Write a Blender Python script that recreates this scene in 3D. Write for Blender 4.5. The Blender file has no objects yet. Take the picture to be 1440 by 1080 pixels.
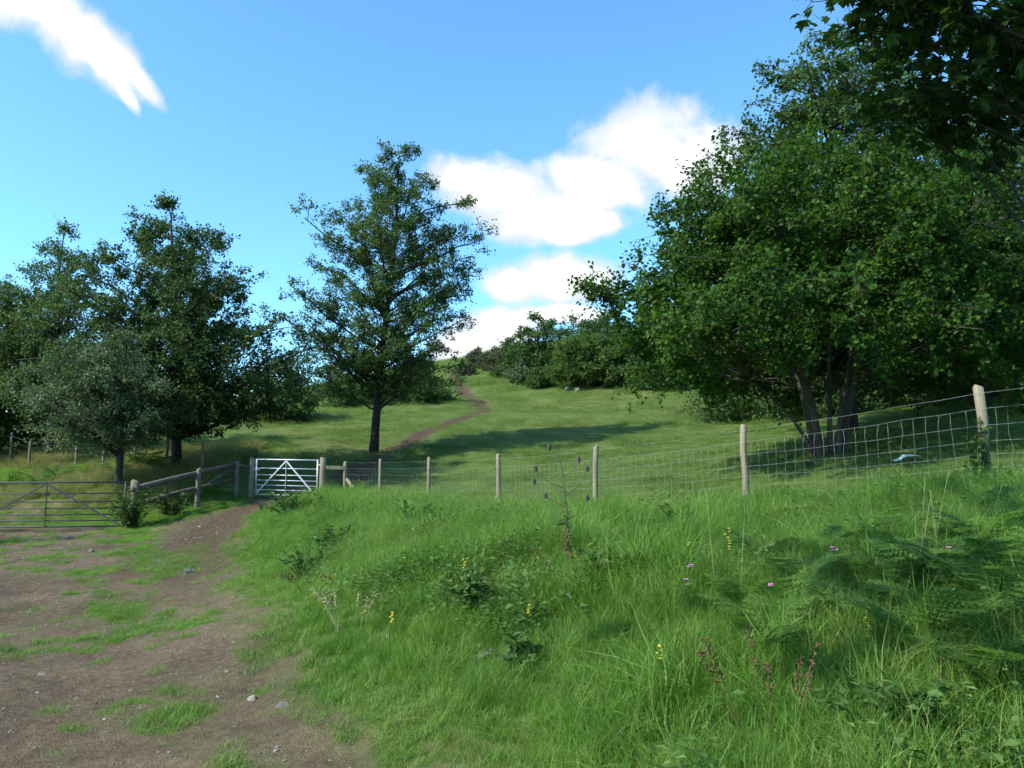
import bpy, math, random
import numpy as np
R = math.radians
sc = bpy.context.scene
# ------------------------------------------------------------------ camera
PITCH = 6.1; F = 1080.0; EYE = 1.6
cd = bpy.data.cameras.new('camera'); cam = bpy.data.objects.new('camera', cd)
sc.collection.objects.link(cam); sc.camera = cam
cd.sensor_width = 36; cd.lens = 36 * F / 1440; cd.clip_start = .05; cd.clip_end = 2000
cam.location = (0, 0, EYE); cam.rotation_euler = (R(90 + PITCH), 0, 0)
# ------------------------------------------------------------------ light
SUN_TO = np.array([.90, .44]); SUN_TO /= np.linalg.norm(SUN_TO)      # plan direction the light travels
SUN_EL = 41.0
sl = bpy.data.lights.new('sun', 'SUN'); sun = bpy.data.objects.new('sun', sl); sc.collection.objects.link(sun)
sl.energy = 4.5; sl.angle = R(.53); sl.color = (1, .94, .84)
sun.rotation_euler = (R(90 - SUN_EL), 0, math.atan2(-SUN_TO[0], SUN_TO[1]) + math.pi * 0)
# a sun lamp shines along its -Z: rotate about X tips -Z towards +Y, then turn about Z
sun.rotation_euler = (R(90 - SUN_EL), 0, -math.atan2(SUN_TO[0], SUN_TO[1]))
sc.view_settings.view_transform = 'Standard'; sc.view_settings.look = 'None'
sc.view_settings.exposure = 0.8; sc.view_settings.gamma = 1
sc.cycles.max_bounces = 6; sc.cycles.diffuse_bounces = 3; sc.cycles.transmission_bounces = 4
sc.cycles.transparent_max_bounces = 4; sc.cycles.use_denoising = True; sc.cycles.adaptive_threshold = .03
sp, cp = math.sin(R(PITCH)), math.cos(R(PITCH))
def ray(px, py):
    u = (px - 720) / F; v = (540 - py) / F
    return np.array([u, cp - sp * v, sp + cp * v])
def at(px, py, Y):
    d = ray(px, py); return np.array([0, 0, EYE]) + d * (Y / d[1])
# ------------------------------------------------------------------ world
W = bpy.data.worlds.new('World'); sc.world = W; W.use_nodes = True
def build_world():
    nt = W.node_tree; N = nt.nodes; L = nt.links
    for n in list(N): N.remove(n)
    out = N.new('ShaderNodeOutputWorld'); bg = N.new('ShaderNodeBackground'); L.new(bg.outputs[0], out.inputs[0])
    sky = N.new('ShaderNodeTexSky'); sky.sky_type = 'NISHITA'; sky.sun_disc = False
    sky.sun_elevation = R(SUN_EL); sky.sun_rotation = math.atan2(-SUN_TO[0], -SUN_TO[1])
    sky.air_density = 1.0; sky.dust_density = .6; sky.ozone_density = 1.6; sky.altitude = 100
    bg.inputs['Strength'].default_value = .15
    def m(op, a, b=None, c=None):
        n = N.new('ShaderNodeMath'); n.operation = op
        for i, v in enumerate((a, b, c)):
            if v is None: continue
            if isinstance(v, (int, float)): n.inputs[i].default_value = v
            else: L.new(v, n.inputs[i])
        return n.outputs[0]
    tc = N.new('ShaderNodeTexCoord')
    nz = N.new('ShaderNodeTexNoise'); nz.inputs['Scale'].default_value = 9; nz.inputs['Detail'].default_value = 9
    nz.inputs['Roughness'].default_value = .58; nz.inputs['Distortion'].default_value = .4
    L.new(tc.outputs['Generated'], nz.inputs['Vector'])
    nz2 = N.new('ShaderNodeTexNoise'); nz2.inputs['Scale'].default_value = 26; nz2.inputs['Detail'].default_value = 6
    L.new(tc.outputs['Generated'], nz2.inputs['Vector'])
    sx = N.new('ShaderNodeSeparateXYZ'); L.new(tc.outputs['Generated'], sx.inputs[0])
    az = m('ARCTAN2', sx.outputs[0], sx.outputs[1]); el = m('ARCSINE', sx.outputs[2])
    def ang(px, py):
        d = ray(px, py); d = d / np.linalg.norm(d); return math.atan2(d[0], d[1]), math.asin(d[2])
    blobs = []      # azimuth, elevation, radii, tilt: cumulus seen over the hill, then more of the same round the sky
    for px, py, rx, ry, t in ((905, 205, 105, 62, 0), (975, 225, 85, 58, -10), (840, 255, 100, 50, 0), (700, 270, 105, 46, 5),
                              (760, 300, 115, 42, 0), (650, 250, 60, 32, 0), (820, 318, 75, 24, 8), (790, 392, 95, 36, 0), (720, 400, 60, 30, 0),
                              (700, 460, 55, 34, 0), (660, 490, 60, 30, 0), (780, 440, 70, 14, 0),
                              (75, 15, 110, 44, -32), (130, 62, 82, 30, -35), (185, 100, 52, 14, -42), (175, 128, 34, 10, -50), (20, -30, 90, 50, -20)):
        a, e = ang(px, py); blobs.append((a, e, rx / F, ry / F, R(t)))
    rg = random.Random(4)
    for k in range(9):
        blobs.append((R(52 + k * 29 + rg.uniform(-6, 6)), R(rg.uniform(12, 42)), rg.uniform(.1, .2), rg.uniform(.04, .07), R(rg.uniform(-15, 15))))
    cxy = N.new('ShaderNodeCombineXYZ'); L.new(az, cxy.inputs[0]); L.new(el, cxy.inputs[1])
    tot = None
    for a, e, rx, ry, t in blobs:
        mp = N.new('ShaderNodeMapping'); mp.vector_type = 'TEXTURE'; L.new(cxy.outputs[0], mp.inputs['Vector'])
        mp.inputs['Location'].default_value = (a, e, 0); mp.inputs['Rotation'].default_value = (0, 0, t); mp.inputs['Scale'].default_value = (rx, ry, 1)
        ln = N.new('ShaderNodeVectorMath'); ln.operation = 'LENGTH'; L.new(mp.outputs[0], ln.inputs[0])
        tot = ln.outputs['Value'] if tot is None else m('SMOOTH_MIN', tot, ln.outputs['Value'], .12)
    tot = m('SUBTRACT', 1, tot)
    dens = m('ADD', tot, m('ADD', m('MULTIPLY', m('SUBTRACT', nz.outputs['Fac'], .5), 1.5), m('MULTIPLY', m('SUBTRACT', nz2.outputs['Fac'], .5), .9)))
    mr = N.new('ShaderNodeMapRange'); mr.interpolation_type = 'SMOOTHSTEP'; L.new(dens, mr.inputs['Value'])
    mr.inputs['From Min'].default_value = -.2; mr.inputs['From Max'].default_value = .36
    sc_ = N.new('ShaderNodeVectorMath'); sc_.operation = 'MULTIPLY'; L.new(sky.outputs[0], sc_.inputs[0]); sc_.inputs[1].default_value = SKYMUL
    mx = N.new('ShaderNodeMix'); mx.data_type = 'RGBA'
    L.new(mr.outputs[0], mx.inputs['Factor']); L.new(sc_.outputs[0], mx.inputs['A']); 
    m2 = N.new('ShaderNodeMapRange'); m2.interpolation_type = 'SMOOTHSTEP'; m2.inputs['From Min'].default_value = .15; m2.inputs['From Max'].default_value = .85
    nz3 = N.new('ShaderNodeTexNoise'); nz3.inputs['Scale'].default_value = 14; nz3.inputs['Detail'].default_value = 5; L.new(tc.outputs['Generated'], nz3.inputs['Vector'])
    L.new(m('ADD', dens, m('MULTIPLY', m('SUBTRACT', nz3.outputs['Fac'], .5), .8)), m2.inputs['Value'])
    cb_ = N.new('ShaderNodeMix'); cb_.data_type = 'RGBA'; L.new(m2.outputs[0], cb_.inputs['Factor']); cb_.inputs['A'].default_value = (3.15, 3.5, 3.75, 1); cb_.inputs['B'].default_value = (5.4, 5.4, 5.4, 1)
    L.new(cb_.outputs['Result'], mx.inputs['B'])
    L.new(mx.outputs['Result'], bg.inputs['Color'])
SKYMUL = (.68, 1.14, 1.36)
build_world()
# ------------------------------------------------------------------ numpy helpers
rng = np.random.default_rng(7)
def nrm(v): return v / np.maximum(np.linalg.norm(v, axis=-1, keepdims=True), 1e-9)
def _hash(i, j, s): 
    h = np.sin(i * 127.1 + j * 311.7 + s * 74.7) * 43758.5453
    return h - np.floor(h)
def vnoise(x, y, s=0):
    i = np.floor(x); j = np.floor(y); f = x - i; g = y - j
    f = f * f * (3 - 2 * f); g = g * g * (3 - 2 * g)
    a = _hash(i, j, s); b = _hash(i + 1, j, s); c = _hash(i, j + 1, s); d = _hash(i + 1, j + 1, s)
    return (a * (1 - f) + b * f) * (1 - g) + (c * (1 - f) + d * f) * g
def fbm(x, y, s=0, o=4):
    t = 0; a = .5; n = 0
    for k in range(o):
        t = t + a * vnoise(x * 2 ** k + 17.3 * k, y * 2 ** k - 9.1 * k, s + k); n += a; a *= .5
    return t / n
def mesh_np(name, V, F_, mats, smooth=False, attr=None):
    """V (n,3); F_ a list of (m,k) index arrays"""
    me = bpy.data.meshes.new(name)
    V = np.asarray(V, np.float32)
    me.vertices.add(len(V)); me.vertices.foreach_set('co', V.ravel())
    F_ = [np.asarray(f, np.int32) for f in F_ if len(f)]
    nl = sum(f.size for f in F_); npol = sum(len(f) for f in F_)
    me.loops.add(nl); me.loops.foreach_set('vertex_index', np.concatenate([f.ravel() for f in F_]))
    me.polygons.add(npol)
    cnt = np.concatenate([np.full(len(f), f.shape[1]) for f in F_]); st = np.concatenate([[0], np.cumsum(cnt)[:-1]]).astype(np.int32)
    me.polygons.foreach_set('loop_start', st)
    me.update(calc_edges=True)
    me.polygons.foreach_set('use_smooth', np.full(npol, bool(smooth)))
    if attr is not None:
        for k, a in attr.items():
            a = np.asarray(a, np.float32)
            if a.ndim == 1:
                at_ = me.attributes.new(k, 'FLOAT', 'POINT'); at_.data.foreach_set('value', a)
            else:
                at_ = me.attributes.new(k, 'FLOAT_VECTOR', 'POINT'); at_.data.foreach_set('vector', a.ravel())
    for m_ in (mats if isinstance(mats, (list, tuple)) else [mats]): me.materials.append(m_)
    return me
def link(name, me, parent=None, loc=None):
    o = bpy.data.objects.new(name, me); sc.collection.objects.link(o)
    if parent is not None: o.parent = parent
    if loc is not None: o.location = loc
    return o
def tag(o, label=None, cat=None, group=None, kind=None):
    for k, v in (('label', label), ('category', cat), ('group', group), ('kind', kind)):
        if v: o[k] = v
    return o
def thing(name, label, cat, loc, group=None, rz=0):
    o = link(name, None, None, tuple(float(q) for q in loc)); o.empty_display_size = .2; o.rotation_euler.z = rz
    return tag(o, label, cat, group)
def bezier(P0, P1, P2, n):
    s = np.linspace(0, 1, n)[None, :, None]
    P0, P1, P2 = (np.asarray(p)[:, None, :] for p in (P0, P1, P2))
    return (1 - s) ** 2 * P0 + 2 * s * (1 - s) * P1 + s * s * P2
def tubes(P, r, sides=5, cap=False):
    """P (N,n,3) polylines, r (N,n) radii -> verts, [quads(,caps)]"""
    P = np.asarray(P, float); N_, n, _ = P.shape; r = np.broadcast_to(r, (N_, n))
    T = nrm(np.gradient(P, axis=1))
    ref = np.where(np.abs(T[:, :1, 2:3]) > .8, np.array([1., 0, 0]), np.array([0, 0, 1.]))
    A = nrm(np.cross(T, np.broadcast_to(ref, T.shape))); B = np.cross(T, A)
    th = np.arange(sides) * 2 * math.pi / sides
    V = P[:, :, None, :] + r[:, :, None, None] * (A[:, :, None, :] * np.cos(th)[:, None] + B[:, :, None, :] * np.sin(th)[:, None])
    idx = np.arange(N_ * n * sides).reshape(N_, n, sides)
    a = idx[:, :-1, :]; b = np.roll(a, -1, 2); d = idx[:, 1:, :]; c = np.roll(d, -1, 2)
    F_ = [np.stack([a, b, c, d], -1).reshape(-1, 4)]
    if cap: F_ += [idx[:, 0, ::-1].reshape(-1, sides), idx[:, -1, :].reshape(-1, sides)]
    return V.reshape(-1, 3), F_
class MB:
    def __init__(s): s.V = []; s.F = {}; s.n = 0; s.at = []
    def add(s, V, F_, a=0.):
        V = np.asarray(V, float)
        for f in F_:
            f = np.asarray(f)
            if len(f): s.F.setdefault(f.shape[1], []).append(f + s.n)
        s.V.append(V); s.n += len(V); s.at.append(np.broadcast_to(np.asarray(a, float), (len(V),)))
        return s
    def tube(s, pts, r, sides=8, cap=True, a=0.):
        pts = np.asarray(pts, float)[None]; r = np.broadcast_to(np.asarray(r, float), pts.shape[1:2])[None]
        return s.add(*tubes(pts, r, sides, cap), a)
    def box(s, p, q, w, h, up=(0, 0, 1)):
        """a bar from p to q, w wide, h high"""
        p = np.asarray(p, float); q = np.asarray(q, float); t = nrm(q - p); sd = nrm(np.cross(t, up)); u = np.cross(sd, t)
        V = [e + sd * sx * w / 2 + u * su * h / 2 for e in (p, q) for sx, su in ((-1, -1), (1, -1), (1, 1), (-1, 1))]
        return s.add(V, [np.array([[0, 1, 2, 3], [7, 6, 5, 4], [0, 4, 5, 1], [1, 5, 6, 2], [2, 6, 7, 3], [3, 7, 4, 0]])])
    def build(s, name, mat, parent=None, smooth=False, loc=None):
        me = mesh_np(name, np.concatenate(s.V), [np.concatenate(f) for f in s.F.values()], mat, smooth, {'v': np.concatenate(s.at)})
        return link(name, me, parent, loc)
# ------------------------------------------------------------------ materials
def newmat(name):
    m = bpy.data.materials.new(name); m.use_nodes = True; nt = m.node_tree
    for n in list(nt.nodes): nt.nodes.remove(n)
    out = nt.nodes.new('ShaderNodeOutputMaterial')
    return m, nt, nt.nodes, nt.links, out
def ramp(N, L, src, stops):
    r = N.new('ShaderNodeValToRGB'); e = r.color_ramp.elements
    while len(e) < len(stops): e.new(.5)
    for k, (p, c) in enumerate(stops): e[k].position = p; e[k].color = (*c, 1)
    L.new(src, r.inputs[0]); return r.outputs[0]
def noise(N, L, scale, detail=5, rough=.6, vec=None, dist=0):
    n = N.new('ShaderNodeTexNoise'); n.inputs['Scale'].default_value = scale; n.inputs['Detail'].default_value = detail
    n.inputs['Roughness'].default_value = rough; n.inputs['Distortion'].default_value = dist
    if vec is None:
        g = N.new('ShaderNodeNewGeometry'); vec = g.outputs['Position']
    L.new(vec, n.inputs['Vector']); return n.outputs['Fac']
def mixc(N, L, f, a, b):
    m = N.new('ShaderNodeMix'); m.data_type = 'RGBA'
    for s, v in (('Factor', f), ('A', a), ('B', b)):
        if isinstance(v, (int, float)): m.inputs[s].default_value = v
        elif isinstance(v, tuple): m.inputs[s].default_value = (*v, 1)
        else: L.new(v, m.inputs[s])
    return m.outputs['Result']
def foliage_mat(name, stops, trans=.35, rough=.55, spec=.16, inst=False):
    m, nt, N, L, out = newmat(name)
    a = N.new('ShaderNodeAttribute'); a.attribute_name = 'v'; f = a.outputs['Fac']
    if inst:
        oi = N.new('ShaderNodeObjectInfo'); ad = N.new('ShaderNodeMath'); ad.operation = 'MULTIPLY_ADD'
        L.new(oi.outputs['Random'], ad.inputs[0]); ad.inputs[1].default_value = .3; 
        ml = N.new('ShaderNodeMath'); ml.operation = 'MULTIPLY'; L.new(f, ml.inputs[0]); ml.inputs[1].default_value = .7
        L.new(ml.outputs[0], ad.inputs[2]); f = ad.outputs[0]
        nb = noise(N, L, .75, 4, .6); mb_ = N.new('ShaderNodeMath'); mb_.operation = 'MULTIPLY_ADD'; L.new(nb, mb_.inputs[0]); mb_.inputs[1].default_value = .9; mb_.inputs[2].default_value = -.45
        a2 = N.new('ShaderNodeMath'); a2.operation = 'ADD'; a2.use_clamp = True; L.new(f, a2.inputs[0]); L.new(mb_.outputs[0], a2.inputs[1]); f = a2.outputs[0]
    col = ramp(N, L, f, stops)
    p = N.new('ShaderNodeBsdfPrincipled'); L.new(col, p.inputs['Base Color']); p.inputs['Roughness'].default_value = rough
    p.inputs['Specular IOR Level'].default_value = spec
    t = N.new('ShaderNodeBsdfTranslucent')
    hs = N.new('ShaderNodeHueSaturation'); hs.inputs['Value'].default_value = 1.5; hs.inputs['Saturation'].default_value = 1.1; hs.inputs['Hue'].default_value = .485
    L.new(col, hs.inputs['Color']); L.new(hs.outputs[0], t.inputs['Color'])
    mx = N.new('ShaderNodeMixShader'); mx.inputs[0].default_value = trans
    L.new(p.outputs[0], mx.inputs[1]); L.new(t.outputs[0], mx.inputs[2]); L.new(mx.outputs[0], out.inputs[0])
    return m
def simple_mat(name, stops, scale, rough=.8, metal=0., bump=.0, stretch=None, detail=6, spec=.5):
    m, nt, N, L, out = newmat(name)
    tc = N.new('ShaderNodeTexCoord'); mp = N.new('ShaderNodeMapping'); L.new(tc.outputs['Object'], mp.inputs[0])
    if stretch: mp.inputs['Scale'].default_value = stretch
    n = noise(N, L, scale, detail, .65, mp.outputs[0])
    p = N.new('ShaderNodeBsdfPrincipled'); L.new(ramp(N, L, n, stops), p.inputs['Base Color'])
    p.inputs['Roughness'].default_value = rough; p.inputs['Metallic'].default_value = metal; p.inputs['Specular IOR Level'].default_value = spec
    if bump:
        b = N.new('ShaderNodeBump'); b.inputs['Strength'].default_value = bump; b.inputs['Distance'].default_value = .02
        L.new(n, b.inputs['Height']); L.new(b.outputs[0], p.inputs['Normal'])
    L.new(p.outputs[0], out.inputs[0]); return m
M = {}
M['bark'] = simple_mat('bark', [(.3, (.012, .010, .007)), (.7, (.042, .034, .025))], 9, .9, bump=.8, stretch=(1, 1, .25))
M['bark_grey'] = simple_mat('bark_grey', [(.3, (.020, .016, .011)), (.7, (.085, .070, .050))], 7, .9, bump=.8, stretch=(1, 1, .3))
M['post'] = simple_mat('post_wood', [(.25, (.11, .088, .055)), (.5, (.205, .172, .11)), (.75, (.29, .26, .18))], 5, .85, bump=.35, stretch=(3, 3, .35))
M['post_old'] = simple_mat('post_wood_old', [(.25, (.07, .057, .04)), (.75, (.20, .175, .13))], 6, .9, bump=.4, stretch=(3, 3, .4))
M['rail_wood'] = simple_mat('rail_wood', [(.25, (.05, .038, .026)), (.75, (.16, .128, .09))], 4, .9, bump=.4)
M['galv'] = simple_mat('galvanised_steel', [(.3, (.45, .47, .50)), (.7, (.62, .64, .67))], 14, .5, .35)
M['galv_shade'] = simple_mat('shaded_steel', [(.3, (.028, .036, .042)), (.7, (.055, .068, .075))], 10, .7, .0, spec=.3)  # galvanised steel again, darkened to paint in the shade on the track gate
M['wire'] = simple_mat('wire', [(.3, (.28, .295, .29)), (.7, (.42, .44, .43))], 10, .45, .4)
M['stone'] = simple_mat('stone', [(.3, (.13, .115, .09)), (.7, (.27, .245, .20))], 12, .9, bump=.5)
M['pebble'] = simple_mat('pebble', [(.3, (.10, .085, .065)), (.7, (.27, .245, .205))], 25, .9)
M['plastic'] = simple_mat('white_plastic', [(.3, (.70, .72, .72)), (.7, (.85, .87, .88))], 8, .5)
M['alder'] = foliage_mat('alder_leaf', [(0, (.032, .068, .018)), (.5, (.060, .115, .028)), (1, (.11, .17, .042))], .3)
M['oak'] = foliage_mat('oak_leaf', [(0, (.022, .052, .014)), (.5, (.042, .088, .020)), (1, (.095, .145, .034))], .28)
M['pale'] = foliage_mat('pale_leaf', [(0, (.048, .085, .034)), (.5, (.088, .138, .054)), (1, (.16, .205, .095))], .25)
M['hazel'] = foliage_mat('hazel_leaf', [(0, (.015, .048, .006)), (.5, (.029, .080, .009)), (1, (.072, .150, .018))], .38)
M['bushy'] = foliage_mat('hedge_leaf', [(0, (.024, .056, .012)), (.5, (.044, .092, .020)), (1, (.09, .145, .034))], .3)
M['lime'] = foliage_mat('bright_leaf', [(0, (.035, .072, .014)), (.5, (.062, .118, .022)), (1, (.11, .175, .04))], .38)
M['gorse'] = foliage_mat('gorse_leaf', [(0, (.035, .05, .022)), (.5, (.06, .075, .032)), (1, (.115, .11, .055))], .2)
M['pine'] = foliage_mat('pine_leaf', [(0, (.025, .045, .032)), (1, (.06, .09, .07))], .15)
M['sycamore'] = foliage_mat('sycamore_leaf', [(0, (.016, .042, .007)), (.5, (.028, .068, .012)), (1, (.052, .10, .02))], .33)
M['fern'] = foliage_mat('fern_leaf', [(0, (.045, .12, .022)), (.6, (.085, .18, .036)), (1, (.14, .235, .06))], .5, .6, .12)
M['weed'] = foliage_mat('weed_leaf', [(0, (.035, .085, .018)), (.6, (.06, .135, .03)), (1, (.11, .19, .05))], .35)
M['herb'] = foliage_mat('herb_leaf', [(0, (.040, .095, .020)), (.6, (.080, .165, .034)), (1, (.15, .23, .065))], .35, .55, .2, inst=True)
M['grass'] = foliage_mat('bank_grass', [(0, (.038, .105, .016)), (.30, (.082, .195, .028)), (.62, (.145, .280, .045)), (.88, (.22, .32, .085)), (1, (.38, .34, .16))], .45, .5, .25, inst=True)
M['turf'] = foliage_mat('pasture_grass', [(0, (.060, .125, .026)), (.45, (.105, .185, .040)), (.78, (.165, .235, .062)), (1, (.31, .28, .14))], .5, .55, .2, inst=True)
M['drygrass'] = foliage_mat('dry_grass', [(0, (.08, .14, .028)), (.4, (.15, .20, .05)), (.75, (.28, .26, .10)), (1, (.40, .33, .17))], .35, .5, inst=True)
M['deadstem'] = simple_mat('dead_stem', [(.3, (.06, .045, .035)), (.7, (.13, .10, .075))], 20, .9)
M['redstem'] = simple_mat('dock_seed', [(.3, (.06, .034, .012)), (.7, (.13, .080, .030))], 30, .9)
M['yellow'] = simple_mat('yellow_petal', [(.3, (.70, .52, .03)), (.7, (.82, .66, .06))], 20, .6)
M['pink'] = simple_mat('pink_petal', [(.3, (.55, .16, .38)), (.7, (.68, .26, .50))], 20, .6)
M['purple'] = simple_mat('thistle_head', [(.3, (.05, .03, .04)), (.7, (.12, .07, .09))], 30, .9)
M['straw'] = simple_mat('straw', [(.3, (.22, .21, .09)), (.7, (.36, .32, .17))], 20, .8)
# ------------------------------------------------------------------ terrain
CP = []
def c(*p): CP.append(p)
for p in ((0, 0, 0), (-3, 0, 0), (-8, 2, 0), (-4, 5, 0), (-8, 8, 0), (-12, 10, .0), (-6, 11, .03), (-11, 15, .0), (-8, 16, .12), (-10.2, 20, .0), (-14, 20, -.02), (-18, 18, .05),
          (-.61, 4.29, 0), (-1.69, 5.9, 0), (-2.9, 8.7, .03), (-4.2, 11.9, .13), (-5.9, 17, .33), (-6.9, 21.4, .48), (.1, 3.0, 0), (.7, 1.5, 0), (1.2, -1, 0),
          (-2.0, 9.3, .54), (-3.2, 12.6, .66), (-4.9, 17.4, .72), (-5.9, 21.6, .66), (-.8, 6.5, .46), (.3, 4.9, .40), (1.0, 3.2, .28), (1.7, 1.8, .25), (2.4, -1, .3),
          (2.1, 3.4, .52), (4.2, 5.2, .98), (3.5, 2.2, .62), (6, 3, 1.1), (5, -2, .8), (1.5, 7, .78), (3.2, 8.5, .92), (0, 10, .74), (0, 13, .60),
          (5.4, 8.8, 1.27), (3.56, 11.9, .97), (1.55, 14.2, .77), (-.3, 16.9, .60), (-2.2, 20.5, .56), (-3.95, 23.2, .58), (-5.3, 24.4, .56), (-7.2, 24.7, .56), (-8.4, 25, .58),
          (7.4, 5.8, 1.5), (9.5, 2.5, 1.7),
          (-7.2, 27, .95), (-5.8, 32, 2.1), (0, 20.5, .78), (2.5, 17.5, .9), (6.6, 16, 1.75), (9.5, 12, 1.9), (12, 8, 2.2), (14, 16, 2.6),
          (-9, 25.5, .75), (-9.6, 23, .45), (-10.6, 22, .35), (-11.7, 27, 1.40), (-12, 24, 1.1), (-14, 25, .95), (-12.5, 22, .12), (-16.5, 27, .8), (-20, 33, 2.1), (-20, 22, .1), (-26, 26, .6),
          (-30, 40, 3.0)):
    c(*p)
for px, py, Y in ((640, 506, 95), (430, 552, 78), (690, 503, 84), (815, 545, 63), (1000, 552, 52), (1180, 566, 42), (1300, 572, 34), (1430, 560, 28), (20, 588, 58), (200, 570, 70), (560, 518, 88), (850, 470, 95), (1100, 470, 85)):
    c(*at(px, py, Y))
for p in ((-60, 0, 0), (-60, 60, 4), (-50, 110, 6), (0, 125, 14.2), (50, 110, 15), (60, 50, 9), (50, 10, 5), (30, -15, 2.5), (-40, -20, 0), (0, -20, .2), (-15, 130, 12), (-70, 140, 5), (70, 140, 14)):
    c(*p)
CP = np.array(CP)
def _phi(d2): return d2 * np.log(np.maximum(d2, 1e-9)) * .5
def _tps(P):
    n = len(P); d2 = ((P[:, None, :2] - P[None, :, :2]) ** 2).sum(-1)
    K = _phi(d2) + np.eye(n) * .15; A = np.zeros((n + 3, n + 3)); A[:n, :n] = K
    Q = np.c_[np.ones(n), P[:, :2]]; A[:n, n:] = Q; A[n:, :n] = Q.T
    return np.linalg.solve(A, np.r_[P[:, 2], 0, 0, 0])
_w = _tps(CP)
def _base(x, y):
    sh = np.shape(x); x = np.ravel(x).astype(float); y = np.ravel(y).astype(float); o = np.empty(len(x))
    for i in range(0, len(x), 40000):
        X = x[i:i + 40000]; Y = y[i:i + 40000]
        d2 = (X[:, None] - CP[None, :, 0]) ** 2 + (Y[:, None] - CP[None, :, 1]) ** 2
        o[i:i + 40000] = _phi(d2) @ _w[:-3] + _w[-3] + _w[-2] * X + _w[-1] * Y
    return o.reshape(sh)
TOE = np.array([(1.2, -3), (.9, .5), (.6, 2.4), (-.2, 4.29), (-1.3, 5.9), (-2.55, 8.7), (-3.9, 11.9), (-5.5, 17), (-6.3, 20.6), (-6.4, 23.6)])
FENCE = np.array([(9.3, 2.75), (7.35, 5.75), (5.4, 8.8), (3.56, 11.8), (1.55, 14.4), (-.3, 17.3), (-2.2, 20.4), (-3.95, 23.2), (-5.25, 24.4), (-5.95, 24.3)])
def pl_dist(x, y, P):
    d = np.full(np.shape(x), 1e9); sg = np.zeros(np.shape(x))
    for a, b in zip(P[:-1], P[1:]):
        e = b - a; L2 = e @ e; t = np.clip(((x - a[0]) * e[0] + (y - a[1]) * e[1]) / L2, 0, 1)
        q = np.hypot(x - a[0] - t * e[0], y - a[1] - t * e[1]); cr = (x - a[0]) * e[1] - (y - a[1]) * e[0]
        m = q < d; d = np.where(m, q, d); sg = np.where(m, np.sign(cr), sg)
    return d, sg
def height(x, y):
    x = np.asarray(x, float); y = np.asarray(y, float)
    z = _base(x, y)
    far = np.clip((y - 24) / 20, 0, 1)
    z = z + (fbm(x * .9, y * .9, 3, 3) - .5) * .10 * (1 - .0 * far) + (fbm(x * .16, y * .16, 9, 3) - .5) * .7 * far
    d, s = pl_dist(x, y, TOE)
    dirt = np.clip((s < 0) * np.clip(d / .4, 0, 1), 0, 1) * (y < 26)
    z = z + dirt * ((fbm(x * 3.2, y * 3.2, 21, 3) - .5) * .07)
    return z
def hz(x, y): return float(height(np.array([x]), np.array([y]))[0])
_ys = np.concatenate([np.arange(2.5, 30, .04), np.arange(30, 140, .15)])
def G(px, py):
    """where the sight line through a pixel of the photograph meets the ground"""
    d = ray(px, py); X = d[0] / d[1] * _ys; Z = EYE + d[2] / d[1] * _ys
    k = np.argmax(height(X, _ys) >= Z)
    return np.array([X[k], _ys[k], hz(X[k], _ys[k])])
PATH = np.array([G(*p)[:2] for p in ((500, 664), (545, 640), (590, 612), (640, 592), (684, 577), (672, 566), (655, 553), (648, 540), (640, 528))])
PATH = np.concatenate([[(-7.0, 23.5), (-7.0, 25.5)], PATH])
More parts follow.
